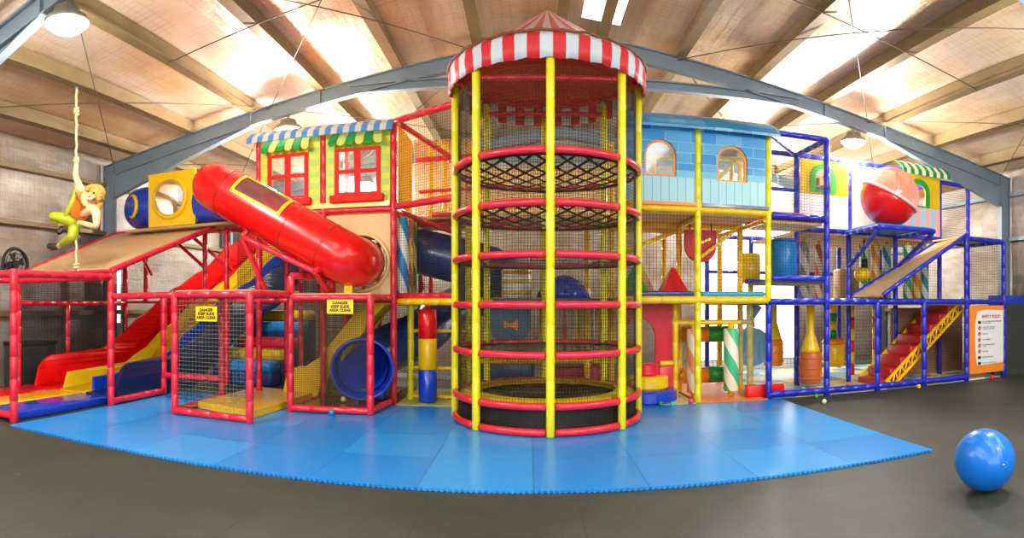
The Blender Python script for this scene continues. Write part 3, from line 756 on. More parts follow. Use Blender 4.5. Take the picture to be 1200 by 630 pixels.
# --- yellow crawl box with bubble window, and blue connector tube
cb = T('crawl_box', 'yellow moulded crawl box with a round bubble window at the tube slide top', 'crawl box', (-6.55, 10.1, L2+.02))
bx0, bx1, by0, by1, bz0, bz1 = -7.12, -6.02, 9.62, 10.6, L2+.03, L2+1.08
cx, cz, r_ = (bx0+bx1)/2-.03, (bz0+bz1)/2+.02, .36
circ = lambda r, n=32: [(cx+r*cos(2*pi*i/n), cz+r*sin(2*pi*i/n)) for i in range(n)]
b = MB(); b.panel(R_(bx0, bx1, bz0, bz1), [circ(r_)], (0, by0, 0), (1, 0, 0), (0, 0, 1), .04); 
b.box((bx0, by0+.04, bz0), (bx1, by1, bz0+.05)); b.box((bx0, by0+.04, bz1-.05), (bx1, by1, bz1)); b.box((bx0, by0+.04, bz0), (bx0+.05, by1, bz1)); b.box((bx1-.05, by0+.04, bz0), (bx1, by1, bz1))
b.build('shell', YEL2, cb)
b = MB(); b.tube([(cx+(r_+.015)*cos(2*pi*i/40), by0-.012, cz+(r_+.015)*sin(2*pi*i/40)) for i in range(40)], .05, seg=10, close=True); b.build('window_ring', YEL2, cb)
b = MB(); b.lathe([(r_*cos(a_), -.26*sin(a_)) for a_ in [pi/2*i/10 for i in range(10)]]+[(.001, -.26)], (cx, by0-.01, cz), seg=32, M=Matrix.Rotation(-pi/2, 4, 'X'), cap=False); b.build('bubble_window', CLEARW, cb)
ct = T('connector_tube', 'short royal blue connector tube beside the yellow crawl box', 'crawl tube', (-7.45, 10.1, L2))
b = MB(); pts = [(-7.13, 10.1, 3.6), (-7.4, 10.1, 3.6), (-7.62, 10.14, 3.6), (-7.74, 10.3, 3.6)]
b.tube(pts, .44, seg=32, cap=False); b.tube(pts[::-1], .42, seg=32, cap=False); b.build('tube_shell', ROY, ct)
b = MB(); M = Matrix.Rotation(pi/2, 4, 'X')
b.lathe([(.2, .0), (.25, .03), (.25, .06), (.2, .08)], (-7.6, 9.78, 3.6), seg=28, M=Matrix.Rotation(pi/2+.0, 4, 'X') @ Matrix.Rotation(-.5, 4, 'Y'), cap=False); b.build('porthole_ring', YEL2, ct)
b = MB(); b.lathe([(.001, .07), (.2, .05)], (-7.6, 9.78, 3.6), seg=28, M=Matrix.Rotation(pi/2, 4, 'X') @ Matrix.Rotation(-.5, 4, 'Y'), cap=False); b.build('porthole_pane', CLEAR, ct)
b = MB(); b.tube([(-5.99, 9.95, 3.5), (-5.7, 9.9, 3.5), (-5.4, 9.7, 3.51), (-5.1, 9.5, 3.52)], .4, seg=32, cap=False); tag(b.build('connector_tube', ROY, loc=(-5.5, 9.8, 3.1)), 'blue tube joining the yellow crawl box to the red tube slide', 'crawl tube')
fr = Frame('square_panel', 'small dark red square frame panel behind the blue connector tube', 'panel', (-7.9, 10.6, L2+.08), DRED, .04)
fr.post(-8.1, 10.62, L2+.05, 4.1); fr.post(-7.2, 10.72, L2+.05, 4.1); fr.rails((-8.1, 10.62), (-7.2, 10.72), z=4.1)
b = MB(); b.panel(R_(-8.1, -7.2, L2+.1, 4.1), [[(-7.65+.4*cos(2*pi*i/24), 3.6+.4*sin(2*pi*i/24)) for i in range(24)]], (0, 10.7, 0), (1, 0, 0), (0, 0, 1), .03); b.build('board', DRED, fr.t)

# --- playhouse with two windows
ph = T('playhouse', 'yellow-green playhouse front with two red windows under scalloped green awnings', 'playhouse', (-3.26, F, L2+.05))
LIME = mat('lime_yellow_printed_vinyl', (206, 214, 34), .45, vary=.06, vscale=2); WRED = mat('tomato_red_printed_vinyl', (224, 30, 22), .55, spec=.2)
AGR = mat('awning_green_vinyl', (22, 150, 40), .4); AYE = mat('awning_pale_yellow_vinyl', (214, 214, 96), .45)
WPAT = mat('green_weatherboard_print', (170, 205, 70), .45)
def house_panel(x0, x1, wx0, wx1):
    z0, z1 = 3.16, 4.36; wz0, wz1 = 3.36, 4.04
    b = MB(); b.panel(R_(x0, x1, z0, z1), [R_(wx0, wx1, wz0, wz1)], (0, F-.03, 0), (1, 0, 0), (0, 0, 1), .04)
    for i in range(6):
        z = z0+.1+i*.19
        for a, c in ((x0+.02, wx0-.06), (wx1+.06, x1-.02)):
            if c-a > .03: b.box((a, F-.034, z), (c, F-.03, z+.1), 1)
    b.build('wall_panel', [LIME, WPAT], ph)
    fw = .07; b = MB()
    b.panel(R_(wx0-fw, wx1+fw, wz0-fw, wz1+.02), [R_(wx0, (wx0+wx1)/2-.05, wz0, 3.66), R_((wx0+wx1)/2+.05, wx1, wz0, 3.66), R_(wx0, (wx0+wx1)/2-.05, 3.72, wz1-.03), R_((wx0+wx1)/2+.05, wx1, 3.72, wz1-.03)], (0, F-.05, 0), (1, 0, 0), (0, 0, 1), .03)
    wfm = b.build('window_frame', WRED, ph)
    b = MB(); b.box((wx0, F-.035, wz0), (wx1, F-.03, wz1)); b.build('window_pane', CLEAR, wfm)
    b = MB(); b.box((wx0-.13, F-.13, wz0-.17), (wx1+.13, F-.03, wz0-.05), bev=.015); b.build('window_sill', WRED, ph)
    n = 6; aw0, aw1 = wx0-.1, wx1+.1; b = MB()
    for i in range(n):   # scalloped awning: each stripe ends in a rounded tongue
        a, c = aw0+(aw1-aw0)*i/n, aw0+(aw1-aw0)*(i+1)/n; mid = (a+c)/2; hw = (c-a)/2; z0_, z1_ = 4.07, 4.3; 
        fl = .05*((i-(n-1)/2)/(n/2)); rows = []
        for t in [k/8 for k in range(9)]:
            z = z1_-(z1_-z0_)*t; y = F-.05-.16*sin(t*pi/2); ww = hw if t < .8 else hw*sqrt(max(0.02, 1-((t-.8)/.22)**2))
            m_ = mid+fl*t; rows.append([V((m_-ww, y, z)), V((m_+ww, y, z)), V((m_+ww, y+.012, z-.004)), V((m_-ww, y+.012, z-.004))])
        b.rings(rows, i % 2, False)
    b.build('awning', [AGR, AYE], ph)
house_panel(-4.37, -3.31, -4.17, -3.58); house_panel(-3.21, -2.15, -2.99, -2.37)
b = MB(); n = 25; xa, xb = -4.52, -2.06
for i in range(n):
    a, c = xa+(xb-xa)*i/n, xa+(xb-xa)*(i+1)/n; pr = [(F+.06, 4.5), (F-.1, 4.44), (F-.25, 4.34), (F-.29, 4.24), (F-.275, 4.235), (F-.235, 4.33), (F-.09, 4.42), (F+.06, 4.48)]
    b.rings([[V((a, y, z)) for y, z in pr], [V((c, y, z)) for y, z in pr]], 0 if i % 2 == 0 else 1, False)
b.build('striped_roof', [mat('awning_blue_vinyl', (70, 140, 205), .45), mat('awning_grey_white_vinyl', (205, 205, 200), .45)], ph)
b = MB(); b.box((-4.37, F-.06, 3.12), (-2.15, F-.0, 3.2)); b.build('base_board', YEL2, ph)

# --- padded steps, yellow slide, spiral tube
cols = [(SKY, 'sky blue', 10.2, 0, .5), (YELM, 'yellow', 10.7, .0, .68), (RED, 'red', 11.2, .0, .88), (SKY, 'blue', 11.7, .0, 1.2), (YELM, 'mustard', 12.2, 0, 1.44)]
for i, (m_, nm, y, z0, z1) in enumerate(cols):
    b = MB(); zt = z1
    b.box((-6.0, y+.04, .02), (-4.72, y+.46, zt-.2), bev=.03, mi=1)
    b.box((-6.02, y-.02, zt-.24), (-4.7, y+.47, zt), bev=.09)
    tag(b.build('padded_step', [m_, mat('dark_blue_step_side', (20, 60, 120), .4)], loc=(-5.4, y+.2, .02)),
        '%s padded climbing step, %s from the bottom behind the grey net cage' % (nm, ORD[i]), 'step', 'padded climbing steps')
sl = T('yellow_slide', 'yellow wave slide running down behind the olive mesh onto a yellow mat', 'slide', (-3.6, 9.3, 0))
def zs(x):
    pts = [(-4.0, .12), (-3.6, .14), (-3.35, .3), (-3.0, .72), (-2.75, 1.02), (-2.5, 1.4), (-2.25, 1.66), (-2.1, 1.68)]
    for (a, c), (a2, c2) in zip(pts, pts[1:]):
        if x <= a2: t = (x-a)/(a2-a); return c+(c2-c)*t
    return 1.68
XS = [-4.0+.05*i for i in range(39)]
b = MB(); rr = [[V((x, 9.25, zs(x)-.04)), V((x, 9.25, zs(x))), V((x, 9.55, zs(x)-.03)), V((x, 9.86, zs(x))), V((x, 9.86, zs(x)-.04))] for x in XS]; b.rings(rr, 0, True); b.build('slide_bed', YELM, sl)
for y in (9.2, 9.9):
    top = [(x, zs(x)+.42*(1 if x > -3.7 else sqrt(max(0, 1-((-3.7-x)/.301)**2)))) for x in XS]
    pts = [(-4.0, .03), (-3.4, .03)]+[(x, max(.03, zs(x)-.08)) for x in XS if x > -3.4]+top[::-1]
    b = MB(); b.panel(pts, [], (0, y-.03, 0), (1, 0, 0), (0, 0, 1), .06); b.build('side_wall', YEL2 if y < 9.5 else YELM, sl)
b = MB(); b.hexa([(-4.72, 7.62, .03), (-3.62, 7.3, .03), (-3.48, 9.18, .03), (-4.62, 9.5, .03), (-4.72, 7.62, .13), (-3.62, 7.3, .13), (-3.48, 9.18, .13), (-4.62, 9.5, .13)])
tag(b.build('landing_mat', YEL2, loc=(-4.1, 8.3, .03)), 'bright yellow landing mat on the blue tiles inside the grey net cage', 'mat')
st = T('spiral_tube_slide', 'navy blue spiral tube slide with its round mouth in the mesh cage', 'slide', (-2.0, 9.8, 0))
ctrl = [(-2.50, 8.72, .62), (-2.6, 9.2, .68), (-2.3, 9.85, .86), (-1.85, 10.45, 1.1), (-1.6, 11.2, 1.42), (-1.25, 11.8, 1.65), (-.65, 11.75, 1.85), (-.45, 11.2, 2.02), (-.6, 10.65, 2.17), (-1.05, 10.38, 2.3), (-1.55, 10.36, 2.42), (-1.95, 10.4, 2.52)]
def catmull(ps, n=8):
    ps = [V(p) for p in ps]; ps = [ps[0]*2-ps[1]]+ps+[ps[-1]*2-ps[-2]]; out = []
    for i in range(1, len(ps)-2):
        a, b_, c_, d_ = ps[i-1:i+3]
        for k in range(n):
            t = k/n; out.append(.5*((2*b_)+(-a+c_)*t+(2*a-5*b_+4*c_-d_)*t*t+(-a+3*b_-3*c_+d_)*t**3))
    out.append(ps[-2]); return out
pts = catmull(ctrl)
b = MB(); b.tube(pts, .4, seg=32, cap=False); b.tube(pts[::-1], .385, 1, seg=32, cap=False); b.build('tube_shell', [NAVY, mat('bright_blue_tube_inside', (24, 84, 226), .3)], st)
b = MB(); dl = (pts[-1]-pts[-2]).normalized(); b.tube([pts[-1], pts[-1]+dl*.02, pts[-1]+dl*.1], .4, seg=32, rfun=lambda t: .41-.08*t*t); b.build('end_cap', NAVY, st)
b = MB(); d0 = (pts[1]-pts[0]).normalized(); b.tube([pts[0]-d0*.12, pts[0]-d0*.04, pts[0]+d0*.05], .46, seg=32, cap=False, rfun=lambda t: .47-.05*t); b.tube([pts[0]+d0*.05, pts[0]-d0*.04, pts[0]-d0*.12], .43, seg=32, cap=False, rfun=lambda t: .40+.05*t)
u_, w_ = frame_of(d0); b.tube([pts[0]-d0*.12+u_*.46*cos(2*pi*i/36)+w_*.46*sin(2*pi*i/36) for i in range(36)], .022, seg=8, close=True); b.build('mouth_collar', ROY, st)
b = MB(); b.box((-2.62, 8.9, .1), (-2.2, 9.3, .28), bev=.03); b.build('support_foot', NAVY, st)
b = MB(); b.pipe((-1.3, 11.95, .02), (-1.3, 11.95, 2.0), .05); b.build('support_post', YEL, st)

b = MB(); p_ = [(-6.55, 10.62, 3.6), (-6.5, 11.0, 3.6), (-6.2, 11.5, 3.6)]; b.tube(p_, .4, seg=28, cap=False); b.tube(p_[::-1], .385, seg=28, cap=False)
tag(b.build('connector_tube', NAVY, loc=(-6.5, 11, 3.1)), 'navy connector tube seen through the bubble window of the yellow box', 'crawl tube')
# --- hung wall fan and storage box at the left wall
fan = T('wall_fan', 'black round wall fan on the foil wall above the red slide enclosure rail', 'fan', (-8.6, 7.4, 2.35))
c0 = V((-8.55, 7.35, 2.33)); b = MB(); Mx = Matrix.Rotation(pi/2, 4, 'Y')
for r in (.12, .2, .28): b.tube([c0+V((.08, r*cos(2*pi*i/28), r*sin(2*pi*i/28))) for i in range(28)], .008, seg=6, close=True)
b.tube([c0+V((0, .3*cos(2*pi*i/28), .3*sin(2*pi*i/28))) for i in range(28)], .03, seg=8, close=True)
for k in range(12): a = pi*k/6; b.string(c0+V((.08, .06*cos(a), .06*sin(a))), c0+V((.02, .3*cos(a), .3*sin(a))), .008)
b.build('guard', BLACK, fan)
b = MB()
for k in range(4):
    a = k*pi/2+.3; b.hexa([c0+V((0+dx, r*cos(a+da), r*sin(a+da))) for dx in (-.01, .01) for r, da in ((.05, -.3), (.24, -.35), (.24, .35), (.05, .3))])
b.build('blade', BLACK, fan); b = MB(); b.cyl(c0+V((-.16, 0, 0)), c0+V((.05, 0, 0)), .07); b.box((-8.86, 7.31, 2.28), (-8.66, 7.39, 2.36)); b.build('motor', BLACK, fan)
cr = T('storage_chest', 'low dark storage chest against the foil wall behind the red slide', 'chest', (-8.5, 7.7, 0))
b = MB(); b.box((-8.8, 7.3, 0), (-8.26, 8.15, .8), bev=.02); b.build('body', DARKBOARD, cr); b = MB(); b.box((-8.82, 7.28, .8), (-8.24, 8.17, .87), bev=.015); b.build('lid', BLACK, cr)
# ------------------------------------------------------------------ yellow middle frame (left and right of the tower)
def spiral_mat(name, a, c, width, d=1):
    """diagonal candy stripe round an upright pole"""
    g = NT(name); tc = g.n('TexCoord'); sp = g.n('SeparateXYZ'); g.l(tc.outputs['Object'], sp.inputs[0])
    ang = g.math('DIVIDE', g.math('ARCTAN2', sp.outputs['Y'], sp.outputs['X']), 2*pi*d)
    f = g.math('FRACT', g.math('ADD', g.math('MULTIPLY', ang, 2), g.math('MULTIPLY', sp.outputs['Z'], 1/width)))
    col = g.mix(g.math('GREATER_THAN', f, .5), a, c); g.l(col, g.b.inputs['Base Color']); g.b.inputs['Roughness'].default_value = .35; return g.m
def candy(x, y, z0, z1, r, m, label, group=None, capc=None):
    """a turning padded pole with diagonal stripes; origin on the axis so the stripes follow it"""
    t = T('twister_pole', label, 'pole', (x, y, z0), group)
    b = MB(); b.lathe([(r*.9, z0+.08), (r, z0+.1), (r, z1-.1), (r*.9, z1-.08)], (x, y, 0), seg=24); b.build('padded_sleeve', m, t)
    b = MB(); b.cyl((x, y, z0), (x, y, z1), r*.42); b.build('axle', capc or YEL2, t); return t
f = Frame('play_structure', 'yellow padded pipe frame carrying the blue brick playhouse beside the tower', 'play frame', (2.64, F, 0), YEL2, .05)
for x in (1.43, 2.64): f.post(x, F, .02, L3-.03, col=YEL)
f.post(3.85, F, L1-.02, L3-.03, col=YEL)
for y in (B1, B2):
    for x in (1.43, 2.64, 3.80): f.post(x, y, .02, L3-.03 if y == B1 else L2)
f.rails((1.43, F), (2.64, F), (3.85, F), z=L2, r=.06); f.rails((1.43, F), (2.64, F), (3.85, F), z=L1, r=.065)
f.rails((1.43, B1), (2.64, B1), (3.80, B1), z=L2-.1); f.rails((1.43, B1), (2.64, B1), (3.80, B1), z=L1)
f.rails((1.43, B2), (3.80, B2), z=L2-.05); f.rails((1.43, B2), (3.80, B2), z=L1)
for x in (1.43, 2.64, 3.80): f.rails((x, F), (x, B1), (x, B2), z=L2-.12, r=.04); f.rails((x, F), (x, B2), z=L1-.03, r=.04)
f.deck(1.45, 3.75, 9.2, 11.5, L2-.02, TAN); f.deck(1.45, 3.75, 9.2, 11.5, L1+.04, TAND, .06)
f.brace((1.5, F+.05, L1+.75), (2.6, B1, L2-.2), .04); f.brace((2.7, F+.06, L2-.75), (3.75, B1, L2-.12), .03)
f.brace((1.75, B1, 3.4), (2.25, B1, 4.0), .035); f.brace((2.05, 9.7, L2), (2.05, 9.7, 4.0), .04); f.brace((1.72, 9.7, L2), (1.72, 9.7, 4.2), .04); f.rails((1.43, 9.7), (2.6, 9.7), z=4.02, r=.04)
f.brace((3.0, 9.7, 3.55), (3.5, 9.7, 4.05), .035); f.brace((3.42, 9.7, L2), (3.42, 9.7, 4.1), .04); f.rails((2.7, 9.7), (3.8, 9.7), z=4.08, r=.04)
f.rails((2.3, 9.55), (3.75, 9.55), z=1.28, r=.045)
f.rail((2.1, 9.45, .62), (2.36, 9.5, .62), .045)
f.post(2.38, 9.55, .02, 1.6); f.post(3.72, 9.6, .02, 1.6)
f.net((1.48, F, L1+.1), (1.1, 0, 0), (0, 0, 1.28), .055, .0042, NETO); f.net((2.7, F, L1+.1), (1.1, 0, 0), (0, 0, 1.28), .055, .0042, NETO)
f.net((1.48, B1, L2+.05), (2.2, 0, 0), (0, 0, 1.25), .07, .004, NETO)
b = MB(); b.box((1.48, F-.03, L1+.055), (2.58, F+.1, L1+.14), bev=.03); b.build('edge_pad', NAVY, f.t)
b = MB(); b.box((2.70, F-.03, L1+.055), (3.79, F+.1, L1+.14), bev=.03); b.build('edge_pad', TURQ, f.t)
# left of and behind the tower
f2 = Frame('play_structure', 'yellow and red pipe frame with black netting linking the window playhouse to the tower', 'play frame', (-1.5, 9.6, 0), YEL2, .05)
g = f2
g.rails((-2.05, 9.16), (-1.06, 8.62), z=L1-.03, r=.055)
b = MB(); b.pipe((-2.05, 9.2, L1+.06), (-1.06, 8.68, L1+.06), .05); b.build('rail', RED, g.t)
for z in (L2+.02, L3): g.rail((-2.06, 9.06, z), (-1.06, 8.42, z), .05, RED)
for z in (L2-.12, L3-.35): g.rail((-1.95, 10.2, z), (-.2, 9.9, z), .045, RED)
g.rail((-2.0, 9.2, L3-.02), (-1.2, 10.3, L3-.4), .045, RED); g.rail((-2.0, 9.2, L2-.05), (-1.2, 10.25, L2-.3), .04, RED); g.rail((-1.9, 10.2, L3-.9), (-.3, 9.9, L3-.9), .03, RED)
g.rail((-1.6, 9.75, L2-.02), (-.6, 9.75, L2-.02), .035, RED)
g.net((-2.05, 9.06, L1+.1), (.97, -.6, 0), (0, 0, 1.3), .04, .004, NETO); g.net((-2.05, 9.06, L2+.08), (.97, -.6, 0), (0, 0, 1.3), .04, .004, NETO)
for x, y in ((-1.93, 9.6), (-1.0, 9.85), (.25, B1), (.25, B2), (1.0, B1)): g.post(x, y, .02, L2 if y in (B1, 9.85) else L1, col=YEL if y < 10 else YEL2)
g.post(-1.5, 10.6, L2, L3); g.post(-1.7, 10.25, L2, L3-.05); g.post(-1.0, 10.25, L2, L3-.05)
g.rails((-.95, B1), (.25, B1), (1.43, B1), z=L1); g.rails((.25, B2), (1.38, B2), z=L1); g.rails((-.95, B1), (1.43, B1), z=L2); g.rails((-.95, B1), (1.38, B1), z=.6, r=.045)
g.rails((-1.93, 9.6), (-1.06, 9.5), z=.55, r=.03); g.rails((-1.93, 9.6), (-1.0, 9.6), z=1.15, r=.03); g.rails((-2.0, 9.62), (-1.05, 9.62), z=.08, r=.035)
g.deck(-.6, 1.38, 9.75, 10.25, L1+.02, NAVY); g.deck(.2, 1.38, 10.35, 11.45, L1+.02, NAVY); g.deck(-2.0, 1.38, 9.9, 11.5, L2-.02, TAN)
g.net((-1.98, 10.22, L2+.06), (.95, 0, 0), (0, 0, 1.28), .04, .015, NETY, 'yellow_net'); g.net((-1.0, 10.22, L2+.06), (2.3, 0, 0), (0, 0, .75), .04, .015, NETY, 'yellow_net')
g.net((-2.04, 9.15, L2+.06), (0, 1.1, 0), (0, 0, 1.28), .04, .015, NETY, 'yellow_net')
g.net((-1.9, 9.62, .1), (.85, 0, 0), (0, 0, 1.45), .05, .004, NETO)
g.net((-.9, B1, .1), (2.2, 0, 0), (0, 0, 1.5), .07, .004, NETO)
b = MB(); b.box((-2.05, 8.75, .003+.024), (-1.2, 9.02, .03)); 
SAND = mat('pale_lime_floor_pad', (206, 206, 110), .5)
b = MB(); b.box((-2.05, 9.03, .002), (2.6, 10.9, .03)); tag(b.build('floor_pad', SAND, loc=(0, 9.9, .002)), 'pale yellow-green floor pad under the frame behind the tower', 'mat')
b = MB(); b.box((2.66, 9.03, .002), (3.82, 11.4, .034)); tag(b.build('floor_pad', mat('orange_floor_pad', (236, 130, 50), .5), loc=(3.2, 9.9, .002)), 'orange floor pad under the striped poles', 'mat')

# --- hanging punch bag in three colours
pb = T('punch_bag', 'upright red, yellow and blue padded punch bag between the tube mouth cage and the tower', 'punch bag', (-1.62, 9.3, .03))
x, y = -1.60, 9.33
for z0, z1, m_, nm in ((.05, .55, ROY, 'blue_section'), (.55, 1.04, YEL2, 'yellow_section'), (1.04, 1.5, RED2, 'red_section')):
    b = MB(); b.lathe([(.135, z0), (.148, z0+.012), (.148, z1-.012), (.135, z1)], (x, y, 0), seg=28); b.build(nm, m_, pb)
b = MB(); b.cyl((x, y, 1.5), (x, y, 1.62), .04, r1=.03); b.build('strap', RED, pb); b = MB(); b.cyl((x, y, .03), (x, y, .06), .1); b.build('foot', ROY, pb)

# --- candy poles, rollers, arch, tiered steps
candy(2.70, 9.52, .04, 1.25, .12, spiral_mat('orange_candy_stripe', (245, 150, 90), (250, 236, 205), .62), 'orange and cream striped twister pole beside the yellow post')
candy(3.36, 9.55, .04, 1.25, .13, spiral_mat('green_candy_stripe', (70, 196, 140), (246, 244, 214), .62), 'mint green and cream striped twister pole under the blue playhouse')
for z, lb in ((.33, 'lower yellow and green padded roller between the striped poles'), (1.05, 'upper yellow and green padded roller between the striped poles')):
    t = T('padded_roller', lb, 'roller', (3.0, 10.15, z))
    b = MB(); b.cyl((2.68, 10.15, z), (3.12, 10.15, z), .14, seg=24); b.build('yellow_sleeve', ORA, t); b = MB(); b.cyl((3.12, 10.15, z), (3.5, 10.15, z), .142, seg=24); b.build('green_sleeve', GRN, t)
    b = MB(); b.cyl((2.64, 10.15, z), (3.78, 10.15, z), .03); b.build('axle', YEL2, t)
ar = T('arch_panel', 'red padded vinyl panel with an arched doorway above the tiered steps', 'panel', (2.0, 9.5, .03))
b = MB(); b.panel([(1.46, .62), (1.5, .62)]+[(1.5+.27*(1-cos(pi*i/12)), 1.05+.3*sin(pi*i/12)) for i in range(13)]+[(2.04, .62), (2.32, .62), (2.32, 1.6), (1.46, 1.6)], [], (0, 9.5, 0), (1, 0, 0), (0, 0, 1), .06)
b.build('padded_sheet', mat('glossy_crimson_vinyl', (206, 16, 40), .4, bump=.8, bscale=5, spec=.35), ar)
b = MB(); b.box((2.1, 9.49, .04), (2.34, 9.56, .58), bev=.02); b.build('lower_pad', RED, ar)
ti = T('tiered_steps', 'round tiered steps in blue, yellow and red before the arched doorway', 'steps', (1.88, 9.3, .03))
for r, z0, z1, m_, nm in ((.5, .03, .23, ROY, 'blue_tier'), (.36, .23, .44, YEL2, 'yellow_tier'), (.21, .44, .64, RED, 'red_tier')):
    b = MB(); half = [(1.88+r*cos(pi+pi*i/24), 9.46+r*sin(pi+pi*i/24)) for i in range(25)]; ins = [(1.88+(r-.03)*cos(pi+pi*i/24), 9.46+(r-.03)*sin(pi+pi*i/24)) for i in range(25)]
    b.rings([[V((x, y, z)) for x, y in q] for q, z in ((ins, z0), (half, z0+.03), (half, z1-.03), (ins, z1))], 0, False); b.build(nm, m_, ti)
# --- pads and shields
def shield(x, y, zt, w, h, m_, mk, label):
    t = T('hanging_shield', label, 'padded shield', (x, y, zt-h)); hw = w/2
    pts = [(-hw, 0), (-hw, -h*.5)]+[(-hw*cos(pi*i/14), -h*.5-h*.5*sin(pi*i/14)) for i in range(1, 14)]+[(hw, -h*.5), (hw, 0)]
    b = MB(); b.panel(pts[::-1], [], (x, y-.04, zt), (1, 0, 0), (0, 0, 1), .08); b.build('pad', m_, t)
    b = MB(); s_ = w*.5; b.panel([(-.26*s_, -.2*h+.14), (-.04*s_, -.45*h), (.62*s_, -.3*h), (.6*s_, -.22*h), (.06*s_, -.36*h), (-.16*s_, -.2*h+.1)][::-1] if mk == 1 else [(-.35*s_, -.3*h), (0, -.42*h), (.38*s_, -.3*h), (.38*s_, -.62*h), (0, -.5*h), (-.3*s_, -.55*h)][::-1], [], (x, y-.045, zt), (1, 0, 0), (0, 0, 1), .004)
    b.build('printed_mark', YEL2 if mk == 1 else ORA, t)
    for q in (-hw*.7, hw*.7): b = MB(); b.cyl((x+q, y, zt-.02), (x+q, y, zt+.12), .012, seg=6); b.build('strap', BLACK, t)
    return t
shield(2.92, 9.9, 2.86, .56, .56, REDM, 1, 'red padded shield with a yellow tick hanging under the blue playhouse')
shield(-.32, 10.0, 1.5, .68, .58, mat('slate_blue_shield_vinyl', (70, 110, 140), .5), 2, 'slate blue padded shield with a yellow mark seen through the tower net')
def pyramid(x, y, z, w, h, m_, label):
    b = MB(); b.rings([[V((x-w/2, y-w/2, z)), V((x+w/2, y-w/2, z)), V((x+w/2, y+w/2, z)), V((x-w/2, y+w/2, z))], [V((x-.025, y-.025, z+h)), V((x+.025, y-.025, z+h)), V((x+.025, y+.025, z+h)), V((x-.025, y+.025, z+h))]], 0, False)
    tag(b.build('foam_pyramid', m_, loc=(x, y, z)), label, 'foam pyramid')
pyramid(2.36, 9.62, L1+.042, .52, .5, RED2, 'red foam pyramid on the deck under the blue playhouse')
pyramid(1.72, 9.7, L1+.042, .5, .5, GRN, 'green foam pyramid on the deck beside the tower')
pyramid(2.0, 10.5, L1+.042, .5, .55, TAND, 'tan foam pyramid behind the red and green ones')
# things seen through the tower
t = T('padded_drum', 'white and yellow banded padded drum seen through the tower on the first deck', 'drum', (-.21, 10.02, L1+.03))
b = MB(); b.lathe([(.23, L1+.03), (.25, L1+.05), (.25, L1+.5), (.23, L1+.52)], (-.21, 10.02, 0), seg=28); b.build('drum_body', WHITE, t)
b = MB()
for z in (L1+.12, L1+.3, L1+.46): b.lathe([(.25, z-.03), (.256, z-.028), (.256, z+.028), (.25, z+.03)], (-.21, 10.02, 0), seg=28, cap=False)
b.build('drum_band', YELM, t)
b = MB(); b.lathe([(.5, L1+.03), (.46, L1+.16), (.3, L1+.34), (.12, L1+.43), (.001, L1+.45)], (.62, 10.5, 0), seg=32); tag(b.build('foam_mound', ROY, loc=(.62, 10.5, L1+.03)), 'round blue foam mound seen through the tower on the first deck', 'foam mound')
sc_ = T('strip_curtain', 'red, cream and yellow strip curtain hanging behind the tower', 'curtain', (.9, 10.9, .75))
b = MB()
for i in range(17):
    x = .2+i*.083; b.box((x, 10.9+.01*(i % 2), .72), (x+.07, 10.905+.01*(i % 2), 1.58), mi=(0, 1, 1, 2, 1)[i % 5])
b.build('strips', [RED, CREAM, YEL2], sc_)
b = MB(); b.cyl((.15, 10.905, 1.6), (1.65, 10.905, 1.6), .02); b.build('curtain_bar', YEL2, sc_)
b = MB(); b.box((.3, 10.42, .05), (1.36, 10.62, .5), bev=.05); tag(b.build('foam_block', mat('crimson_foam', (180, 30, 60), .4), loc=(.8, 10.5, .03)), 'crimson foam block low behind the tower', 'foam block')
b = MB(); b.box((-.85, 10.42, .03), (.1, 10.8, .62), bev=.05); tag(b.build('foam_block', NAVY, loc=(-.4, 10.6, .03)), 'dark blue foam block low behind the tower', 'foam block')
# striped twister poles between the window playhouse and the tower
for x, y, m_, lb in ((-1.99, 9.27, spiral_mat('blue_white_stripe', (40, 140, 200), (236, 236, 226), .75), 'blue and white striped twister pole beside the tube mouth panel'),
                     (-1.98, 9.56, spiral_mat('orange_yellow_stripe', (206, 90, 30), (236, 196, 40), .75), 'orange and yellow striped twister pole between the blue and green ones'),
                     (-1.97, 9.84, spiral_mat('green_white_stripe', (40, 150, 70), (216, 216, 150), .75), 'green and cream striped twister pole behind the orange one')):
    candy(x, y, L1+.02, L2-.05, .1, m_, lb)

# --- blue brick playhouse
bh = T('brick_playhouse', 'blue brick-print playhouse front with two arched windows and a picket print', 'playhouse', (2.64, F, L2+.05))
def brick_mat():
    g = NT('blue_brick_print'); p = g.pos(); sp = g.n('SeparateXYZ'); g.l(p, sp.inputs[0]); cb_ = g.n('CombineXYZ'); g.l(sp.outputs['X'], cb_.inputs[0]); g.l(sp.outputs['Z'], cb_.inputs[1])
    br = g.n('TexBrick'); g.l(cb_.outputs[0], br.inputs['Vector']); br.inputs['Scale'].default_value = 1; br.inputs['Brick Width'].default_value = .42; br.inputs['Row Height'].default_value = .165
    br.inputs['Mortar Size'].default_value = .006; br.inputs['Color1'].default_value = lin((24, 140, 208)); br.inputs['Color2'].default_value = lin((112, 186, 222)); br.inputs['Mortar'].default_value = lin((120, 196, 226)); br.inputs['Bias'].default_value = -.35
    fx = g.math('FRACT', g.math('MULTIPLY', sp.outputs['X'], 1/.135)); ln = g.math('LESS_THAN', fx, .07)
    fence = g.mix(ln, (166, 216, 226), (84, 160, 190)); z = sp.outputs['Z']
    col = g.mix(g.math('LESS_THAN', z, 3.68), br.outputs['Color'], (110, 190, 220)); col = g.mix(g.math('LESS_THAN', z, 3.57), col, fence)
    g.l(col, g.b.inputs['Base Color']); g.b.inputs['Roughness'].default_value = .4; return g.m
BR = brick_mat()
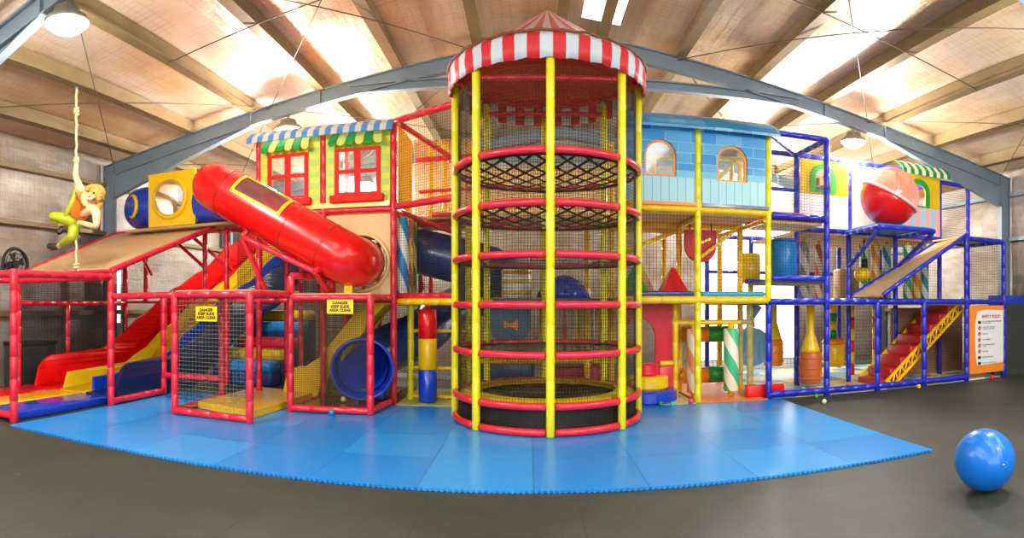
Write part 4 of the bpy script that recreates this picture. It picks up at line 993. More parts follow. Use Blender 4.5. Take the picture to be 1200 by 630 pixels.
for (x0, x1), hole, nm in (((1.49, 2.58), arch(1.77, 2.28, 3.58, 4.15), 0), ((2.70, 3.79), arch(2.95, 3.47, 3.55, 4.13), 1)):
    b = MB(); b.panel(R_(x0, x1, 3.17, 4.36), [hole], (0, F-.04, 0), (1, 0, 0), (0, 0, 1), .04); b.build('wall_panel', BR, bh)
    hx0, hx1 = min(q[0] for q in hole), max(q[0] for q in hole); hz0, hz1 = min(q[1] for q in hole), max(q[1] for q in hole)
    b = MB(); b.panel(arch(hx0-.0, hx1+.0, hz0, hz1), [arch(hx0+.035, hx1-.035, hz0+.03, hz1-.035)], (0, F-.01, 0), (1, 0, 0), (0, 0, 1), .03); wf = b.build('window_trim', ORA, bh)
    b = MB(); b.panel(arch(hx0+.03, hx1-.03, hz0+.03, hz1-.03), [], (0, F+.0, 0), (1, 0, 0), (0, 0, 1), .004); b.build('window_pane', CLEAR, wf)
b = MB(); b.box((1.46, F-.07, 3.13), (2.6, F-.03, 3.18)); b.build('base_strip', ORA, bh); b = MB(); b.box((2.7, F-.07, 3.13), (3.84, F-.03, 3.18)); b.build('base_strip', NAVY, bh)
def shingle_mat():
    g = NT('blue_shingle_print'); p = g.pos(); sp = g.n('SeparateXYZ'); g.l(p, sp.inputs[0]); cb_ = g.n('CombineXYZ'); g.l(sp.outputs['X'], cb_.inputs[0]); g.l(sp.outputs['Y'], cb_.inputs[1])
    br = g.n('TexBrick'); g.l(cb_.outputs[0], br.inputs['Vector']); br.inputs['Scale'].default_value = 1; br.inputs['Brick Width'].default_value = .3; br.inputs['Row Height'].default_value = .15
    br.inputs['Mortar Size'].default_value = .004; br.inputs['Color1'].default_value = lin((34, 130, 190)); br.inputs['Color2'].default_value = lin((130, 190, 214)); br.inputs['Mortar'].default_value = lin((40, 110, 170)); br.inputs['Bias'].default_value = -.4
    g.l(br.outputs['Color'], g.b.inputs['Base Color']); g.b.inputs['Roughness'].default_value = .3; return g.m
pr = [(F+.3, 4.66), (F+.05, 4.56), (F-.2, 4.42), (F-.26, 4.33), (F-.255, 4.29), (F-.22, 4.3), (F-.17, 4.39), (F+.05, 4.51), (F+.3, 4.62)]
b = MB(); b.rings([[V((x, y, z)) for y, z in pr] for x in (1.44, 2.65, 3.86, 3.96)], 0, False); b.build('shingle_roof', shingle_mat(), bh)
# ------------------------------------------------------------------ blue frame, right side
f = Frame('play_structure', 'large blue padded pipe frame around the red stairs and under the bubble dome', 'play frame', (6.5, F, 0), BLU, .05)
for x in (3.86, 4.95, 6.0, 7.08, 8.18): f.post(x, F, .0, {3.86: L1-.07, 4.95: L3, 6.0: L1, 7.08: L1, 8.18: 2.95}[x])
f.post(9.27, F, 0, 2.95)
for a, c in zip((3.86, 4.95, 6.0, 7.08, 8.18), (4.95, 6.0, 7.08, 8.18, 9.27)): f.rail((a, F, L1-.02), (c, F, L1-.02), .055); f.rail((a, F, .09), (c, F, .09), .055) if a < 8 else None
for x in (4.95, 6.1, 7.25, 8.45, 9.3):
    f.post(x, B1, 0, {4.95: L3, 6.1: L3, 7.25: L2, 8.45: 4.3, 9.3: 4.3}[x])
for x in (3.9, 4.95, 6.1, 7.25, 8.45): f.post(x, B3, 0, L2)
# tall bay beside the brick playhouse
f.rails((3.92, F), (4.95, F), (4.95, B1), (3.9, B1), (3.9, F), z=L3); f.rails((3.92, F), (4.95, F), (4.95, B1), (3.9, B1), z=L2-.02)
f.rails((3.92, F), (4.95, F), z=2.02); f.rails((4.95, F), (4.95, B1), (3.9, B1), z=2.0); f.rail((3.9, F+.1, L3), (4.9, B1, L3), .035)
f.rails((3.9, B1), (4.95, B1), z=3.75, r=.035); f.post(4.15, B1, L2, L3, .04)
f.deck(3.95, 4.9, 9.2, 10.25, 1.97, GREYD); f.deck(3.95, 4.9, 9.2, 10.25, L2-.08, TAN)
b = MB(); b.box((3.95, 9.16, L2-.06), (4.9, 10.25, L2+.06), bev=.03); b.build('deck_pad', RED, f.t)
f.net((3.92, F, L2+.05), (1.0, 0, 0), (0, 0, 1.3), .05, .004); f.net((4.95, F+.04, L2+.05), (0, 1.2, 0), (0, 0, 1.3), .05, .004); f.net((3.92, B1, L2+.05), (1.0, 0, 0), (0, 0, 1.3), .06, .004)
f.net((3.92, F, 2.08), (1.0, 0, 0), (0, 0, .95), .05, .004); f.net((4.95, F+.04, L1+.05), (0, 1.2, 0), (0, 0, 1.35), .05, .004)
# lower deck and second row
f.deck(4.9, 8.1, 9.15, 10.3, L1-.05, TAN, .04); f.deck(3.95, 4.95, 9.15, 10.3, L1-.05, TAN, .04); f.deck(3.9, 8.4, B1, B3, L1-.05, GREYD, .04)
f.rails((4.95, B1), (6.1, B1), (7.25, B1), (8.45, B1), (9.3, B1), z=L1); f.rails((4.95, B1), (6.1, B1), (7.25, B1), (8.45, B1), z=L2-.05); f.rails((3.9, B3), (8.45, B3), z=L1); f.rails((3.9, B3), (8.45, B3), z=L2); f.rails((3.9, B3), (8.45, B3), z=2.3, r=.04)
for x in (6.1, 7.25, 8.45): f.rails((x, B1), (x, B3), z=L2-.05); f.rails((x, F), (x, B1), z=L1-.04, r=.04)
f.rails((4.95, B1), (6.1, B1), (8.45, B1), z=L3); f.deck(4.98, 8.4, B1+.06, B3, L2-.08, TAN)
f.net((4.98, B1, L1+.08), (3.4, 0, 0), (0, 0, 1.3), .06, .0045); f.net((8.22, F, L1+.06), (1.02, 0, 0), (0, 0, 1.2), .05, .0042); f.net((9.27, F+.03, L1+.06), (0, 1.15, 0), (0, 0, 1.2), .06, .0042)
f.net((3.95, B3, .1), (4.45, 0, 0), (0, 0, 1.45), .09, .006)
# cantilevered deck carrying the dome
f.rails((6.0, B1), (5.95, 8.95), (7.22, 8.95), (7.25, B1), z=2.98, r=.045)
f.brace((6.1, B1-.04, 2.35), (5.97, 9.0, 2.93), .045); f.brace((7.25, B1-.04, 2.35), (7.2, 9.0, 2.93), .045)
b = MB(); b.box((5.98, 9.0, 3.02), (7.2, 10.25, 3.05)); b.build('deck', SKY, f.t)
# top cage at the right end
f.rails((8.45, B1), (9.3, B1), z=4.3); f.rails((8.45, B1), (8.45, B3), z=4.28, r=.04); f.rails((8.45, B1), (9.3, B1), z=2.95)
f.net((8.5, B1, 3.0), (.76, 0, 0), (0, 0, 1.25), .05, .005); f.deck(8.45, 9.3, B1+.05, B3, 4.3, TAN, .03)
f.rails((8.18, F), (9.27, F), (9.3, B1), z=2.93); f.deck(8.2, 9.25, 9.15, 10.25, 2.98, TAN, .03)
f.net((7.12, F+.0, .14), (1.0, 0, 0), (0, 0, 1.42), .05, .0035)
# sloping ramp roof over the stairs
rr_ = T('ramp_canopy', 'long tan sloping roof panel with blue pipe edges above the red stairs', 'ramp roof', (7.2, 9.6, L1+.05))
A_, B_, C_, D_ = V((6.12, F, 1.72)), V((8.2, F, 2.98)), V((8.45, B1-.05, 2.98)), V((6.15, B1-.05, 1.72))
up = V((0, 0, .03)); b = MB(); b.hexa([A_, B_, C_, D_, A_+up, B_+up, C_+up, D_+up]); b.build('roof_sheet', TAN, rr_)
for p, q in ((A_, B_), (C_, D_)): b = MB(); b.pipe(p+up, q+up, .042); b.build('edge_pipe', BLU, rr_)
# stairs
stt = T('staircase', 'red padded staircase with yellow lattice side rails inside the blue frame', 'stairs', (7.2, 9.8, 0))
ns = 8; x0, x1 = 6.22, 8.16
for i in range(ns):
    xa, xb = x0+(x1-x0)*i/ns, x0+(x1-x0)*(i+1)/ns; zt = L1*(i+1)/ns-.06
    b = MB(); b.box((xa, 9.36, max(.02, zt-.26)), (xb+.1, 10.16, zt), bev=.03); b.build('step', mat('brick_red_step_vinyl', (196, 24, 36), .35, coat=.2), stt)
for y in (9.31, 10.2):
    b = MB(); lo = lambda t: V((x0+.1+(x1-x0)*t, y, 1.58*t-.14)); n = 13
    dz = V((0, 0, .22))
    for o_ in (V((0, 0, 0)), dz):
        p, q = lo(0)+o_, lo(1)+o_; b.hexa([p+V((0, -.02, 0)), q+V((0, -.02, 0)), q+V((0, .02, 0)), p+V((0, .02, 0)), p+V((0, -.02, .06)), q+V((0, -.02, .06)), q+V((0, .02, .06)), p+V((0, .02, .06))])
    for i in range(n):
        p, q = lo(i/n)+V((0, 0, .03)), lo((i+.5)/n)+dz+V((0, 0, .03)); r_ = lo((i+1)/n)+V((0, 0, .03))
        b.cyl(p, q, .018, seg=6); b.cyl(q, r_, .018, seg=6)
    b.build('lattice_stringer', YEL2, stt)
b = MB(); b.box((7.2, B1+.08, .05), (9.2, B1+.12, 1.5)); tag(b.build('backing_board', mat('brown_board', (150, 112, 82), .6), loc=(8.2, B1+.1, .05)), 'brown board wall behind the upper half of the staircase', 'board')
# rules board
sg = T('rules_board', 'tall white rules board with an orange border beside the dark partition board', 'sign', (8.75, F-.05, .1))
b = MB(); b.box((8.24, F-.03, .14), (9.24, F+.01, L1-.1)); b.build('orange_backing', mat('orange_sign_board', (246, 140, 40), .45), sg)
b = MB(); pts = []
q0, q1, s0, s1 = 8.4, 9.22, .3, 1.43
pts = [(q0+.05, s0), (q1, s0+.03), (q1, s1+.02), (q0+.3, s1+.03), (q0+.06, s1), (q0, s1-.25), (q0-.01, (s0+s1)/2), (q0+.01, s0+.2)]
b.panel(pts, [], (0, F-.034, 0), (1, 0, 0), (0, 0, 1), .004); b.build('white_panel', WHITE, sg)
SRED = mat('red_sign_ink', (205, 40, 60), .5)
text('SAFETY RULES', .085, (8.84, F-.04, 1.32), sg, SRED, 'heading', bold=.002)
rules = ['ALL CHILDREN MUST BE SUPERVISED', 'SOCKS MUST BE WORN', 'NO FOOD', 'NO RUNNING', 'NO CLIMBING ON NETS', 'NO SHOES', 'REMOVE JEWELLERY', 'PLAY AT YOUR OWN RISK']
rules2 = ['at all times please', 'at all times on the frame', '', '', 'or walls', '', '', '']
for i, (r1, r2) in enumerate(zip(rules, rules2)):
    z = 1.2-i*.122
    text(r1+('\n'+r2 if r2 else ''), .034, (8.60, F-.04, z), sg, INK, 'rule_text', align='LEFT')
    b = MB()
    if i in (0, 6, 7): b.box((8.47, F-.042, z-.03), (8.55, F-.036, z+.03), bev=.004)
    else:
        b.tube([(8.51+.036*cos(2*pi*k/20), F-.04, z+.036*sin(2*pi*k/20)) for k in range(20)], .006, seg=5, close=True, mi=1); b.cyl((8.485, F-.04, z-.025), (8.535, F-.04, z+.025), .006, 1, 5)
        b.cyl((8.51, F-.04, z-.02), (8.51, F-.04, z+.01), .008, 0, 6); b.ball((8.51, F-.04, z+.02), .01, 0, 8, rows=5)
    b.build('pictogram', [INK, SRED], sg)
# bubble dome
dm = T('bubble_dome', 'round bubble dome, red shell below and clear plastic above, on the blue cantilevered deck', 'dome', (6.6, 9.72, 3.05))
c = V((6.62, 9.6, 3.67)); R = .58
Mt = Matrix.Rotation(radians(24), 4, 'Y') @ Matrix.Rotation(radians(14), 4, 'X')
b = MB(); lo_ = [(R*sin(a), -R*cos(a)) for a in [pi/2*i/12 for i in range(13)]]; lo_[0] = (.001, -R)
b.lathe(lo_+[(R-.03, 0)]+[((R-.03)*sin(a), -(R-.03)*cos(a)) for a in [pi/2*i/12 for i in range(12, 0, -1)]]+[(.001, -(R-.03))], c, seg=44, M=Mt, cap=False); b.build('red_shell', RED2, dm)
b = MB(); b.lathe([(R*cos(a), R*sin(a)) for a in [pi/2*i/14 for i in range(14)]]+[(.001, R)], c, seg=44, M=Mt, cap=False); b.build('clear_shell', CLEARB, dm)
b = MB(); b.tube([c+(Mt @ V(((R+.01)*cos(2*pi*i/48), (R+.01)*sin(2*pi*i/48), 0))) for i in range(48)], .032, seg=8, close=True); b.build('joint_rim', mat('pale_pink_rim', (250, 214, 206), .3), dm)
# printed facade panels on the upper level
fp = T('printed_facade', 'yellow and white printed facade with green arched window beside the dome', 'facade', (5.5, B1, L2))
PINK = mat('candy_pink_vinyl', (240, 170, 190), .45); LBL = mat('pale_blue_vinyl', (150, 205, 236), .45)
b = MB(); b.panel(R_(5.0, 6.05, 3.7, 4.36), [arch(5.32, 5.66, 3.78, 4.2)], (0, B1-.07, 0), (1, 0, 0), (0, 0, 1), .02); b.build('upper_panel', YELM, fp)
b = MB(); b.panel(arch(5.2, 5.78, 3.74, 4.3), [arch(5.32, 5.66, 3.78, 4.2)], (0, B1-.08, 0), (1, 0, 0), (0, 0, 1), .01); b.build('window_trim', AGR, fp)
b = MB(); b.panel(R_(5.0, 6.05, 3.06, 3.7), [], (0, B1-.07, 0), (1, 0, 0), (0, 0, 1), .02); b.build('lower_panel', WHITE, fp)
fp2 = T('printed_facade', 'yellow, pink and pale blue printed facade under a green and white awning', 'facade', (7.8, B1, L2))
b = MB(); b.panel(R_(6.15, 7.2, 3.06, 4.36), [], (0, B1-.07, 0), (1, 0, 0), (0, 0, 1), .02); b.build('white_panel', CREAM, fp2)
b = MB(); b.panel(R_(7.3, 8.4, 3.66, 4.36), [arch(7.62, 8.0, 3.7, 4.16)], (0, B1-.07, 0), (1, 0, 0), (0, 0, 1), .02); b.build('upper_panel', YELM, fp2)
b = MB(); b.panel(arch(7.5, 8.12, 3.67, 4.28), [arch(7.62, 8.0, 3.7, 4.16)], (0, B1-.08, 0), (1, 0, 0), (0, 0, 1), .01); b.build('window_trim', AGR, fp2)
b = MB()
for i in range(8): b.box((7.3+i*.1375, B1-.08, 3.06), (7.3+(i+1)*.1375, B1-.06, 3.66), mi=i % 2)
b.build('striped_base', [LBL, PINK], fp2)
b = MB(); n = 13; xa, xb = 7.22, 8.5
for i in range(n):
    a, c_ = xa+(xb-xa)*i/n, xa+(xb-xa)*(i+1)/n; pr = [(B1, 4.62), (B1-.18, 4.54), (B1-.32, 4.4), (B1-.33, 4.3), (B1-.315, 4.3), (B1-.3, 4.39), (B1-.17, 4.52), (B1, 4.6)]
    b.rings([[V((a, y, z)) for y, z in pr], [V((c_, y, z)) for y, z in pr]], i % 2, False)
b.build('striped_awning', [AGR, WHITE], fp2)
# twister poles behind the ramp
sm = [spiral_mat('mint_twist', (70, 180, 120), (226, 236, 214), .5), spiral_mat('amber_twist', (226, 140, 50), (240, 200, 120), .5), spiral_mat('aqua_twist', (40, 150, 180), (216, 236, 232), .5)]
nm = ['green and white', 'amber', 'aqua and white']
for i, x in enumerate((6.62, 6.92, 7.22)): candy(x+.12, 10.75, L1-.03, L2-.14, .095, sm[i], '%s twister pole seen below the ramp roof edge' % nm[i])
for i, x in enumerate((7.75, 8.0, 8.22)): candy(x, 10.55, L1-.03, L2-.14, .1, sm[i], '%s twister pole behind the upper end of the ramp roof' % nm[i])
candy(5.45, 11.0, L1-.03, L2-.14, .11, spiral_mat('grey_green_twist', (120, 130, 110), (200, 200, 190), .6), 'grey-green twister pole under the white printed facade')
candy(6.0, 11.4, L1-.03, L2-.14, .08, spiral_mat('rust_twist', (190, 90, 60), (226, 220, 200), .6), 'rust and cream twister pole under the white printed facade')
# hanging pendulum bags in the lower room
def pendulum(x, y, zb, zt, r, mb_, mn, label, band=None, striped=False):
    t = T('pendulum_bag', label, 'hanging bag', (x, y, zb), 'hanging barrel bags')
    b = MB(); h = zt-zb; pr = [(r*.86, zb), (r*.95, zb+.02), (r, zb+h*.3), (r*1.02, zb+h*.5), (r, zb+h*.7), (r*.95, zt-.02), (r*.86, zt)]
    b.lathe(pr, (x, y, 0), seg=28); b.build('barrel', mb_, t)
    b = MB()
    for k in (.18, .5, .82): z = zb+h*k; b.lathe([(r, z-.015), (r*1.06, z-.01), (r*1.06, z+.01), (r, z+.015)], (x, y, 0), seg=28, cap=False)
    b.build('hoop', mb_, t)
    if not striped:
        b = MB(); b.lathe([(r*.88, zt), (r*.8, zt+.06), (.1, zt+.27), (.075, zt+.34), (.075, 1.56), (.06, 1.58)], (x, y, 0), seg=24); b.build('neck', mn, t)
    else:
        b = MB(); b.lathe([(r*1.05, zt-.06), (r*1.08, zt), (r*.9, zt+.06), (.001, zt+.06)], (x, y, 0), seg=24); b.build('collar', ORA, t)
        for k in range(4): z0 = zt+.06+(1.57-zt-.06)*k/4; z1 = zt+.06+(1.57-zt-.06)*(k+1)/4; b = MB(); b.cyl((x, y, z0), (x, y, z1), .075, seg=18); b.build('neck_band', (GRN, YEL2)[k % 2], t)
pendulum(4.72, 10.9, .36, .88, .2, ORA, YEL2, 'orange barrel bag hanging by a yellow neck behind the blue corner post')
pendulum(5.02, 9.85, .12, .7, .21, ORA2, YEL2, 'larger brown-orange barrel bag hanging by a yellow neck just behind the front blue rail')
pendulum(6.12, 10.95, .28, .8, .23, YEL2, YEL2, 'yellow barrel bag with orange collar and green banded neck beside the stairs', striped=True)
def banded(x, y, r, label):
    t = T('banded_pole', label, 'pole', (x, y, 0)); 
    for k in range(6): b = MB(); b.cyl((x, y, .02+k*.255), (x, y, .02+(k+1)*.255), r, seg=18); b.build('pole_band', (RED, YEL2)[k % 2], t)
banded(6.75, 11.3, .085, 'red and yellow banded pole behind the foot of the stairs'); banded(7.6, 11.6, .08, 'red and yellow banded pole behind the middle of the stairs')
# rope coil figure in the far room is left as a woven brown bag
t = T('woven_bag', 'brown woven bag hanging between the clear curtain and the orange barrel', 'hanging bag', (4.55, 11.9, .5))
b = MB(); b.lathe([(.05, .45), (.13, .55), (.16, .75), (.12, .95), (.03, 1.1)], (4.55, 11.9, 0), seg=18); b.build('bag_body', mat('woven_brown', (130, 90, 50), .8, bump=.8, bscale=40), t); b = MB(); b.cyl((4.55, 11.9, 1.1), (4.55, 11.9, 1.58), .015); b.build('cord', BLACK, t)
# blue spinner, clear curtain, red kerb
t = T('spinner_disc', 'large turquoise padded disc behind the clear curtain', 'spinner', (4.05, 10.5, .04))
b = MB(); b.cyl((4.1, 10.42, .78), (4.1, 10.55, .78), .36, seg=36); b.build('disc', mat('turquoise_disc_vinyl', (16, 130, 180), .35), t); b = MB(); b.cyl((4.1, 10.55, .04), (4.1, 10.55, .7), .05); b.build('stand', BLU, t)
b = MB(); b.cyl((4.1, 10.5, 1.14), (4.08, 10.5, 1.3), .07); b.build('purple_joint', mat('lilac_vinyl', (170, 120, 180), .4), t); b = MB(); b.cyl((4.08, 10.5, 1.3), (4.2, 10.5, 1.56), .06, r1=.12); b.build('cone', TURQ, t)
t = T('vinyl_curtain', 'clear vinyl curtain hanging beside the blue corner post', 'curtain', (3.8, 9.3, .2))
n = 20
b = MB(); rows = [(3.5+.36*k/n, 9.5-.36*k/n+.025*sin(k*.9)) for k in range(n+1)]
for (xa, ya), (xb, yb) in zip(rows, rows[1:]): b.poly([(xa, ya, .26), (xb, yb, .26), (xb, yb, 1.58), (xa, ya, 1.58)], 0, True)
b.build('vinyl_sheet', clear_mat('hazy_clear_vinyl', (226, 236, 240), .2, .12), t); b = MB(); b.cyl((3.5, 9.5, 1.59), (3.86, 9.14, 1.59), .015); b.build('curtain_rail', BLU, t)
b = MB(); b.box((3.52, 9.2, .036), (4.2, 9.36, .24), bev=.03); tag(b.build('foam_kerb', RED2, loc=(3.8, 9.3, .03)), 'red padded foam kerb at the foot of the blue corner post', 'foam kerb')
b = MB(); b.box((3.86, 9.14, .002), (9.2, 12.9, .03)); tag(b.build('checker_mat', CHECK, loc=(6.5, 11, .002)), 'yellow, blue and white checkered foam floor inside the blue frame', 'mat')
# drums on the 2 m shelf
t = T('padded_drum', 'sky blue padded drum standing on the shelf of the tall blue bay', 'drum', (4.42, 9.75, 1.98))
b = MB(); b.lathe([(.2, 1.99), (.24, 2.02), (.24, 2.72), (.2, 2.75)], (4.42, 9.75, 0), seg=28); b.build('drum_body', mat('azure_vinyl', (10, 120, 195), .35), t); b = MB(); b.tube([(4.42+.24*cos(2*pi*i/28), 9.75+.24*sin(2*pi*i/28), 2.7) for i in range(28)], .012, seg=6, close=True); b.build('drum_rim', NAVY, t)
t = T('padded_drum', 'mustard yellow padded drum beside the yellow corner post of the tall bay', 'drum', (3.72, 10.6, 1.7))
b = MB(); b.lathe([(.16, 1.98), (.19, 2.0), (.19, 2.52), (.16, 2.54)], (4.12, 10.6, 0), seg=24); b.cyl((4.12, 10.6, L1-.04), (4.12, 10.6, 1.98), .05); b.build('drum_body', YELM, t)
# yellow ball toy on the upper deck
t = T('hanging_ball', 'yellow ball with a black cap hanging behind the ramp roof', 'hanging ball', (6.55, 10.7, 2.1)); b = MB(); b.ball((6.62, 10.6, 2.2), .17, 0, 24, rows=14, sc=(1.1, 1, .9)); b.build('ball', YEL2, t)
b = MB(); b.cyl((6.66, 10.6, 2.34), (6.66, 10.6, 2.52), .07); b.cyl((6.66, 10.6, 2.52), (6.66, 10.6, L2-.1), .012); b.build('cap', BLACK, t)
b = MB(); b.box((6.9, 12.0, L1-.04), (8.2, 12.4, 2.4), bev=.05); tag(b.build('foam_block', TAND, loc=(7.5, 12.2, L1)), 'tan foam block deep behind the ramp roof', 'foam block')
# dark board and blue panel at the right wall
b = MB(); b.box((9.4, F+.1, 0), (10.62, F+.16, 1.58)); tag(b.build('screen_board', DARKBOARD, loc=(10, F+.1, 0)), 'dark grey-green partition board beside the rules board', 'partition')
b = MB(); b.box((9.45, 9.7, 1.3), (10.6, 9.78, 1.78), bev=.02); b.box((9.5, 9.72, 0), (9.6, 9.76, 1.32)); b.box((10.4, 9.72, 0), (10.5, 9.76, 1.32)); tag(b.build('blue_panel', ROY, loc=(10, 9.7, 0)), 'royal blue panel showing above the dark partition board', 'panel')
# play balls
def pball(x, y, z, m_, label, r=.036):
    b = MB(); b.ball((x, y, z+r), r, 0, 16, rows=10); tag(b.build('play_ball', m_, loc=(x, y, z)), label, 'ball', 'small loose play balls')
pball(-2.72, 7.93, .026, SKY, 'small sky blue play ball touching the red rail of the tube mouth cage', .045)
pball(2.17, 8.86, .026, MINT, 'small mint green play ball on the blue tiles in front of the tiered steps'); pball(2.0, 8.92, .026, GRN, 'small green play ball beside the blue tier of the steps')
pball(2.5, 9.0, .026, mat('pink_ball', (236, 60, 140), .35), 'small pink play ball at the foot of the yellow post by the tiered steps', .045)
pball(4.62, 8.86, 0, GRN, 'small green play ball on the dark floor below the blue rail', .045); pball(4.5, 8.35, 0, mat('pale_green_ball', (190, 226, 170), .4), 'pale green play ball on the dark floor beside the mat edge', .04)
pball(5.55, 9.4, .03, RED2, 'small red play ball just inside the blue rail by the stairs', .045); pball(4.3, 9.9, .03, YEL2, 'small yellow play ball on the checkered floor near the clear curtain', .04)
pball(4.75, 9.6, .03, MINT, 'small mint play ball on the checkered floor in front of the brown barrel', .04); pball(8.75, 8.93, 0, RED2, 'small red play ball under the rules board', .05)
pball(6.8, 8.9, 0, YEL2, 'small yellow play ball on the dark floor outside the stairs', .04); pball(-2.75, 8.55, .11, mat('lemon_ball', (226, 220, 120), .4), 'pale lemon play ball on the maroon mat', .045)
# ------------------------------------------------------------------ climbing rope and the hanging figure
RX, RY = -6.475, 6.84
ropem = mat('cream_rope', (226, 208, 160), .8, bump=.8, bscale=60)
rp = T('climbing_rope', 'long cream climbing rope hanging from a roof purlin above the tan canopy', 'rope', (RX, RY, 2.13))
ztop = roof(RX)-.02
b = MB(); b.tube([(RX+.006*sin(i*1.1), RY+.006*cos(i*1.7), 2.13+(ztop-2.13)*i/60) for i in range(61)], .02, seg=8); b.build('rope', ropem, rp)
for z, r in ((4.62, .045), (2.17, .05)):
    b = MB(); b.tube([(RX+r*.7*cos(t*.55), RY+r*.7*sin(t*.55), z-.05+.1*t/24) for t in range(25)], .02, seg=8); b.build('knot', ropem, rp)
b = MB(); b.cyl((RX, RY, ztop-.03), (RX, RY, ztop+.0), .03); b.build('hook', STEEL, rp)
def at(px, py, dy=0.0):
    th = (px-X0)/FPX; y = RY+dy; r = y/cos(th); return V((r*sin(th), y, EYE+r*(Y0-py)/FPX))
SKIN = mat('painted_pale_skin', (238, 206, 150), .4, vary=.1, vscale=9)
TROU = mat('lime_green_painted_cloth', (176, 186, 30), .5, vary=.12, vscale=6); VEST = mat('orange_painted_vest', (226, 120, 30), .5, vary=.1, vscale=7)
HAIR = mat('golden_brown_painted_hair', (206, 150, 66), .6, bump=.8, bscale=30); BOOT = mat('dark_brown_painted_boot', (50, 36, 30), .45)
def skin_mesh(joints, edges, sub=2):
    """grow one continuous surface over a skeleton: joints = [(position, radius)]"""
    me = bpy.data.meshes.new('body_skeleton'); me.from_pydata([tuple(p) for p, r in joints], edges, [])
    o = bpy.data.objects.new('body_skeleton', me); C.objects.link(o)
    o.modifiers.new('skin', 'SKIN')
    sv = me.skin_vertices[0].data
    for i, (p, r) in enumerate(joints):
        sv[i].radius = (r, r) if isinstance(r, (int, float)) else r
    sv[0].use_root = True
    m = o.modifiers.new('smooth', 'SUBSURF'); m.levels = sub; m.render_levels = sub
    dg = bpy.context.evaluated_depsgraph_get(); dg.update(); out = bpy.data.meshes.new_from_object(o.evaluated_get(dg))
    bpy.data.objects.remove(o); bm = bmesh.new(); bm.from_mesh(out); bpy.data.meshes.remove(out); return bm
pel, waist, chest, neck = at(86, 261), at(90, 252, -.02), at(98, 240, -.03), at(104, 232, -.06)
shR, shL = at(97, 228, .02), at(113, 247, -.08)
head = at(109, 229, -.12)
eR, hR = at(88, 205, .0), at(89.5, 187, .0)
eL, hL = at(113, 266, -.16), at(91, 261, -.08)
hipR, knR, anR = at(83, 258, -.04), at(59, 251.5, -.2), at(73, 266, -.02)
hipL, knL, anL = at(88, 266, .03), at(84, 278, -.08), at(67, 289, .06)
fg = T('hanging_figure', 'painted statue of a person in lime trousers and orange vest swinging from the rope', 'statue', tuple(pel-V((0, 0, .4))))
J = [(pel, .115), (waist, .11), (chest, .135), (neck, .06), (head-V((.0, 0, .02)), .105), (head+V((.02, 0, .07)), .085),
     (shR, .075), (eR, .05), (hR-V((0, 0, .05)), .036), (shL, .08), (eL, .052), (hL+V((.06, -.01, 0)), .038),
     (hipR, .095), (knR, .065), (anR, .042), (hipL, .095), (knL, .065), (anL, .042), (hR, .045), (hL, .045)]
Ed = [(0, 1), (1, 2), (2, 3), (3, 4), (4, 5), (2, 6), (6, 7), (7, 8), (2, 9), (9, 10), (10, 11), (0, 12), (12, 13), (13, 14), (0, 15), (15, 16), (16, 17), (8, 18), (11, 19)]
b = MB(); b.bm(skin_mesh(J, Ed), 0, True)
fwd = V((.30, -1, -.12)).normalized(); rgt = V((1, .3, -.35)); rgt = (rgt-fwd*rgt.dot(fwd)).normalized(); upv = rgt.cross(fwd); upv = upv if upv.z > 0 else -upv
hp = lambda x, y, f: head+rgt*x+upv*(y+.02)+fwd*f
b.ball(hp(0, -.01, .112), .022, 0, 10, rows=6, sc=(.9, 1.2, 1.3)); b.ball(hp(0, -.075, .075), .04, 0, 12, rows=8, sc=(1.2, 1, .8))
for s in (-1, 1): b.ball(hp(.1*s, -.01, .0), .028, 0, 10, rows=6, sc=(.5, .8, 1.2)); b.ball(hp(.05*s, -.03, .085), .03, 0, 10, rows=6)
def fingers(c, wrist, bb, ax):
    """four fingers and a thumb curled round the rope"""
    for k, (off, ln) in enumerate(((-.03, .92), (-.01, 1.05), (.01, 1.0), (.03, .85))):
        pts = []
        for i in range(8):
            a = -.6+i*.62*ln; pts.append(V((RX+.036*cos(a), RY-.036*sin(a), c.z+off)))
        bb.tube(pts, .011, seg=7, rfun=lambda t: .0125-.004*t)
    bb.tube([V((RX+.03, RY-.03, c.z-.04)), V((RX, RY-.048, c.z-.03)), V((RX-.03, RY-.04, c.z-.012)), V((RX-.042, RY-.015, c.z))], .012, seg=7)
fingers(hR, None, b, 1); fingers(hL, None, b, 1)
b.build('body', SKIN, fg)
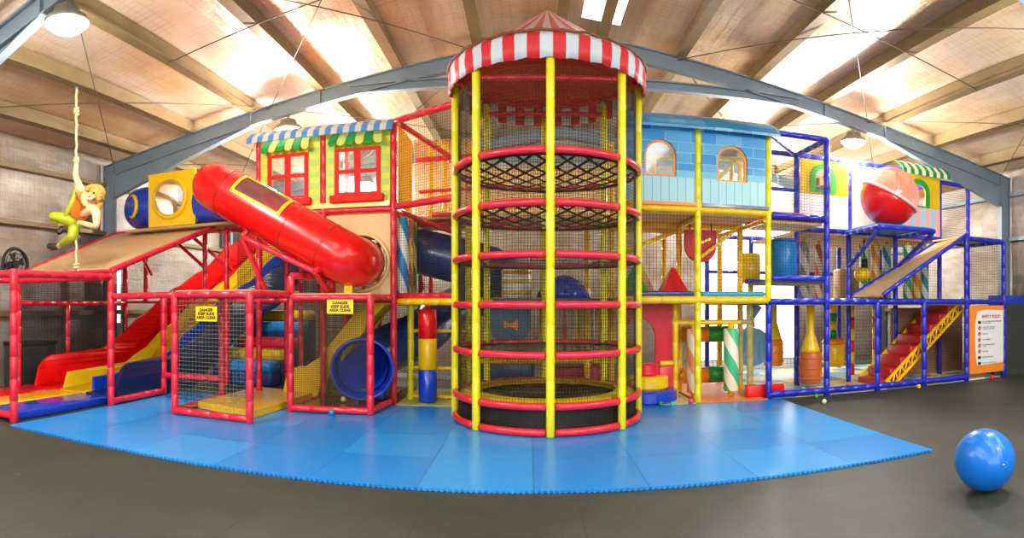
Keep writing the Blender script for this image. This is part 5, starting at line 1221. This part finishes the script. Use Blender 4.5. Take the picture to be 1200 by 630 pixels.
for s in (-1, 1): b = MB(); b.ball(hp(.045*s, .03, .095), .014, 0, 10, rows=6); b.build('eye', mat('dark_eye', (40, 26, 20), .3), fg)
b = MB(); b.tube([hp(-.05, -.055, .105), hp(-.02, -.075, .118), hp(.02, -.075, .118), hp(.05, -.055, .105)], .01, seg=6); b.build('mouth', mat('white_teeth', (236, 226, 206), .4), fg)
b = MB(); b.ball(head+upv*.045+rgt*.03-fwd*.045, .135, 0, 20, rows=12, sc=(1.05, .95, 1.0))
for i in range(9):
    a = -1.3+i*.34; p = head+rgt*(.125*sin(a+.3))+upv*(.13*cos(a+.3))+fwd*(.03); b.ball(p, .045, 0, 10, rows=6)
for i in range(5): b.ball(head+rgt*(.12+.012*(i % 2))+upv*(.05-.05*i)-fwd*.03, .05, 0, 10, rows=6)
b.build('hair', HAIR, fg)
grow = lambda js, es, k: skin_mesh([(p, r*k) for p, r in js], es)
b = MB(); b.bm(skin_mesh([(pel, .132), (waist, .122), (hipR, .112), (knR, .084), (knR.lerp(anR, .75), .06), (hipL, .112), (knL, .084), (knL.lerp(anL, .75), .062)], [(0, 1), (0, 2), (2, 3), (3, 4), (0, 5), (5, 6), (6, 7)]), 0, True); b.build('trousers', TROU, fg)
b = MB(); b.bm(skin_mesh([(chest.lerp(waist, .2), .165), (waist.lerp(pel, .1), .145), (chest.lerp(neck, .45), .10)], [(0, 1), (0, 2)]), 0, True); b.build('vest', VEST, fg)
b = MB(); b.tube([shR+V((-.05, -.09, .06)), chest+V((-.12, -.12, .06)), waist+V((-.12, -.1, .03)), pel+V((-.08, -.1, .06))], .045, seg=10); b.build('shoulder_sash', TROU, fg)
b = MB(); b.bm(skin_mesh([(anR+V((.0, 0, .02)), .058), (anR+V((.015, -.02, -.06)), .055), (anR+V((-.03, -.1, -.10)), .045)], [(0, 1), (1, 2)], 2), 0, True); b.build('boot', BOOT, fg)
toe = at(55, 287, -.02)
b = MB(); b.bm(skin_mesh([(anL.lerp(knL, .1), .062), (anL.lerp(toe, .35)+V((0, 0, -.02)), .065), (toe, .05)], [(0, 1), (1, 2)], 2), 0, True); b.build('boot', BOOT, fg)
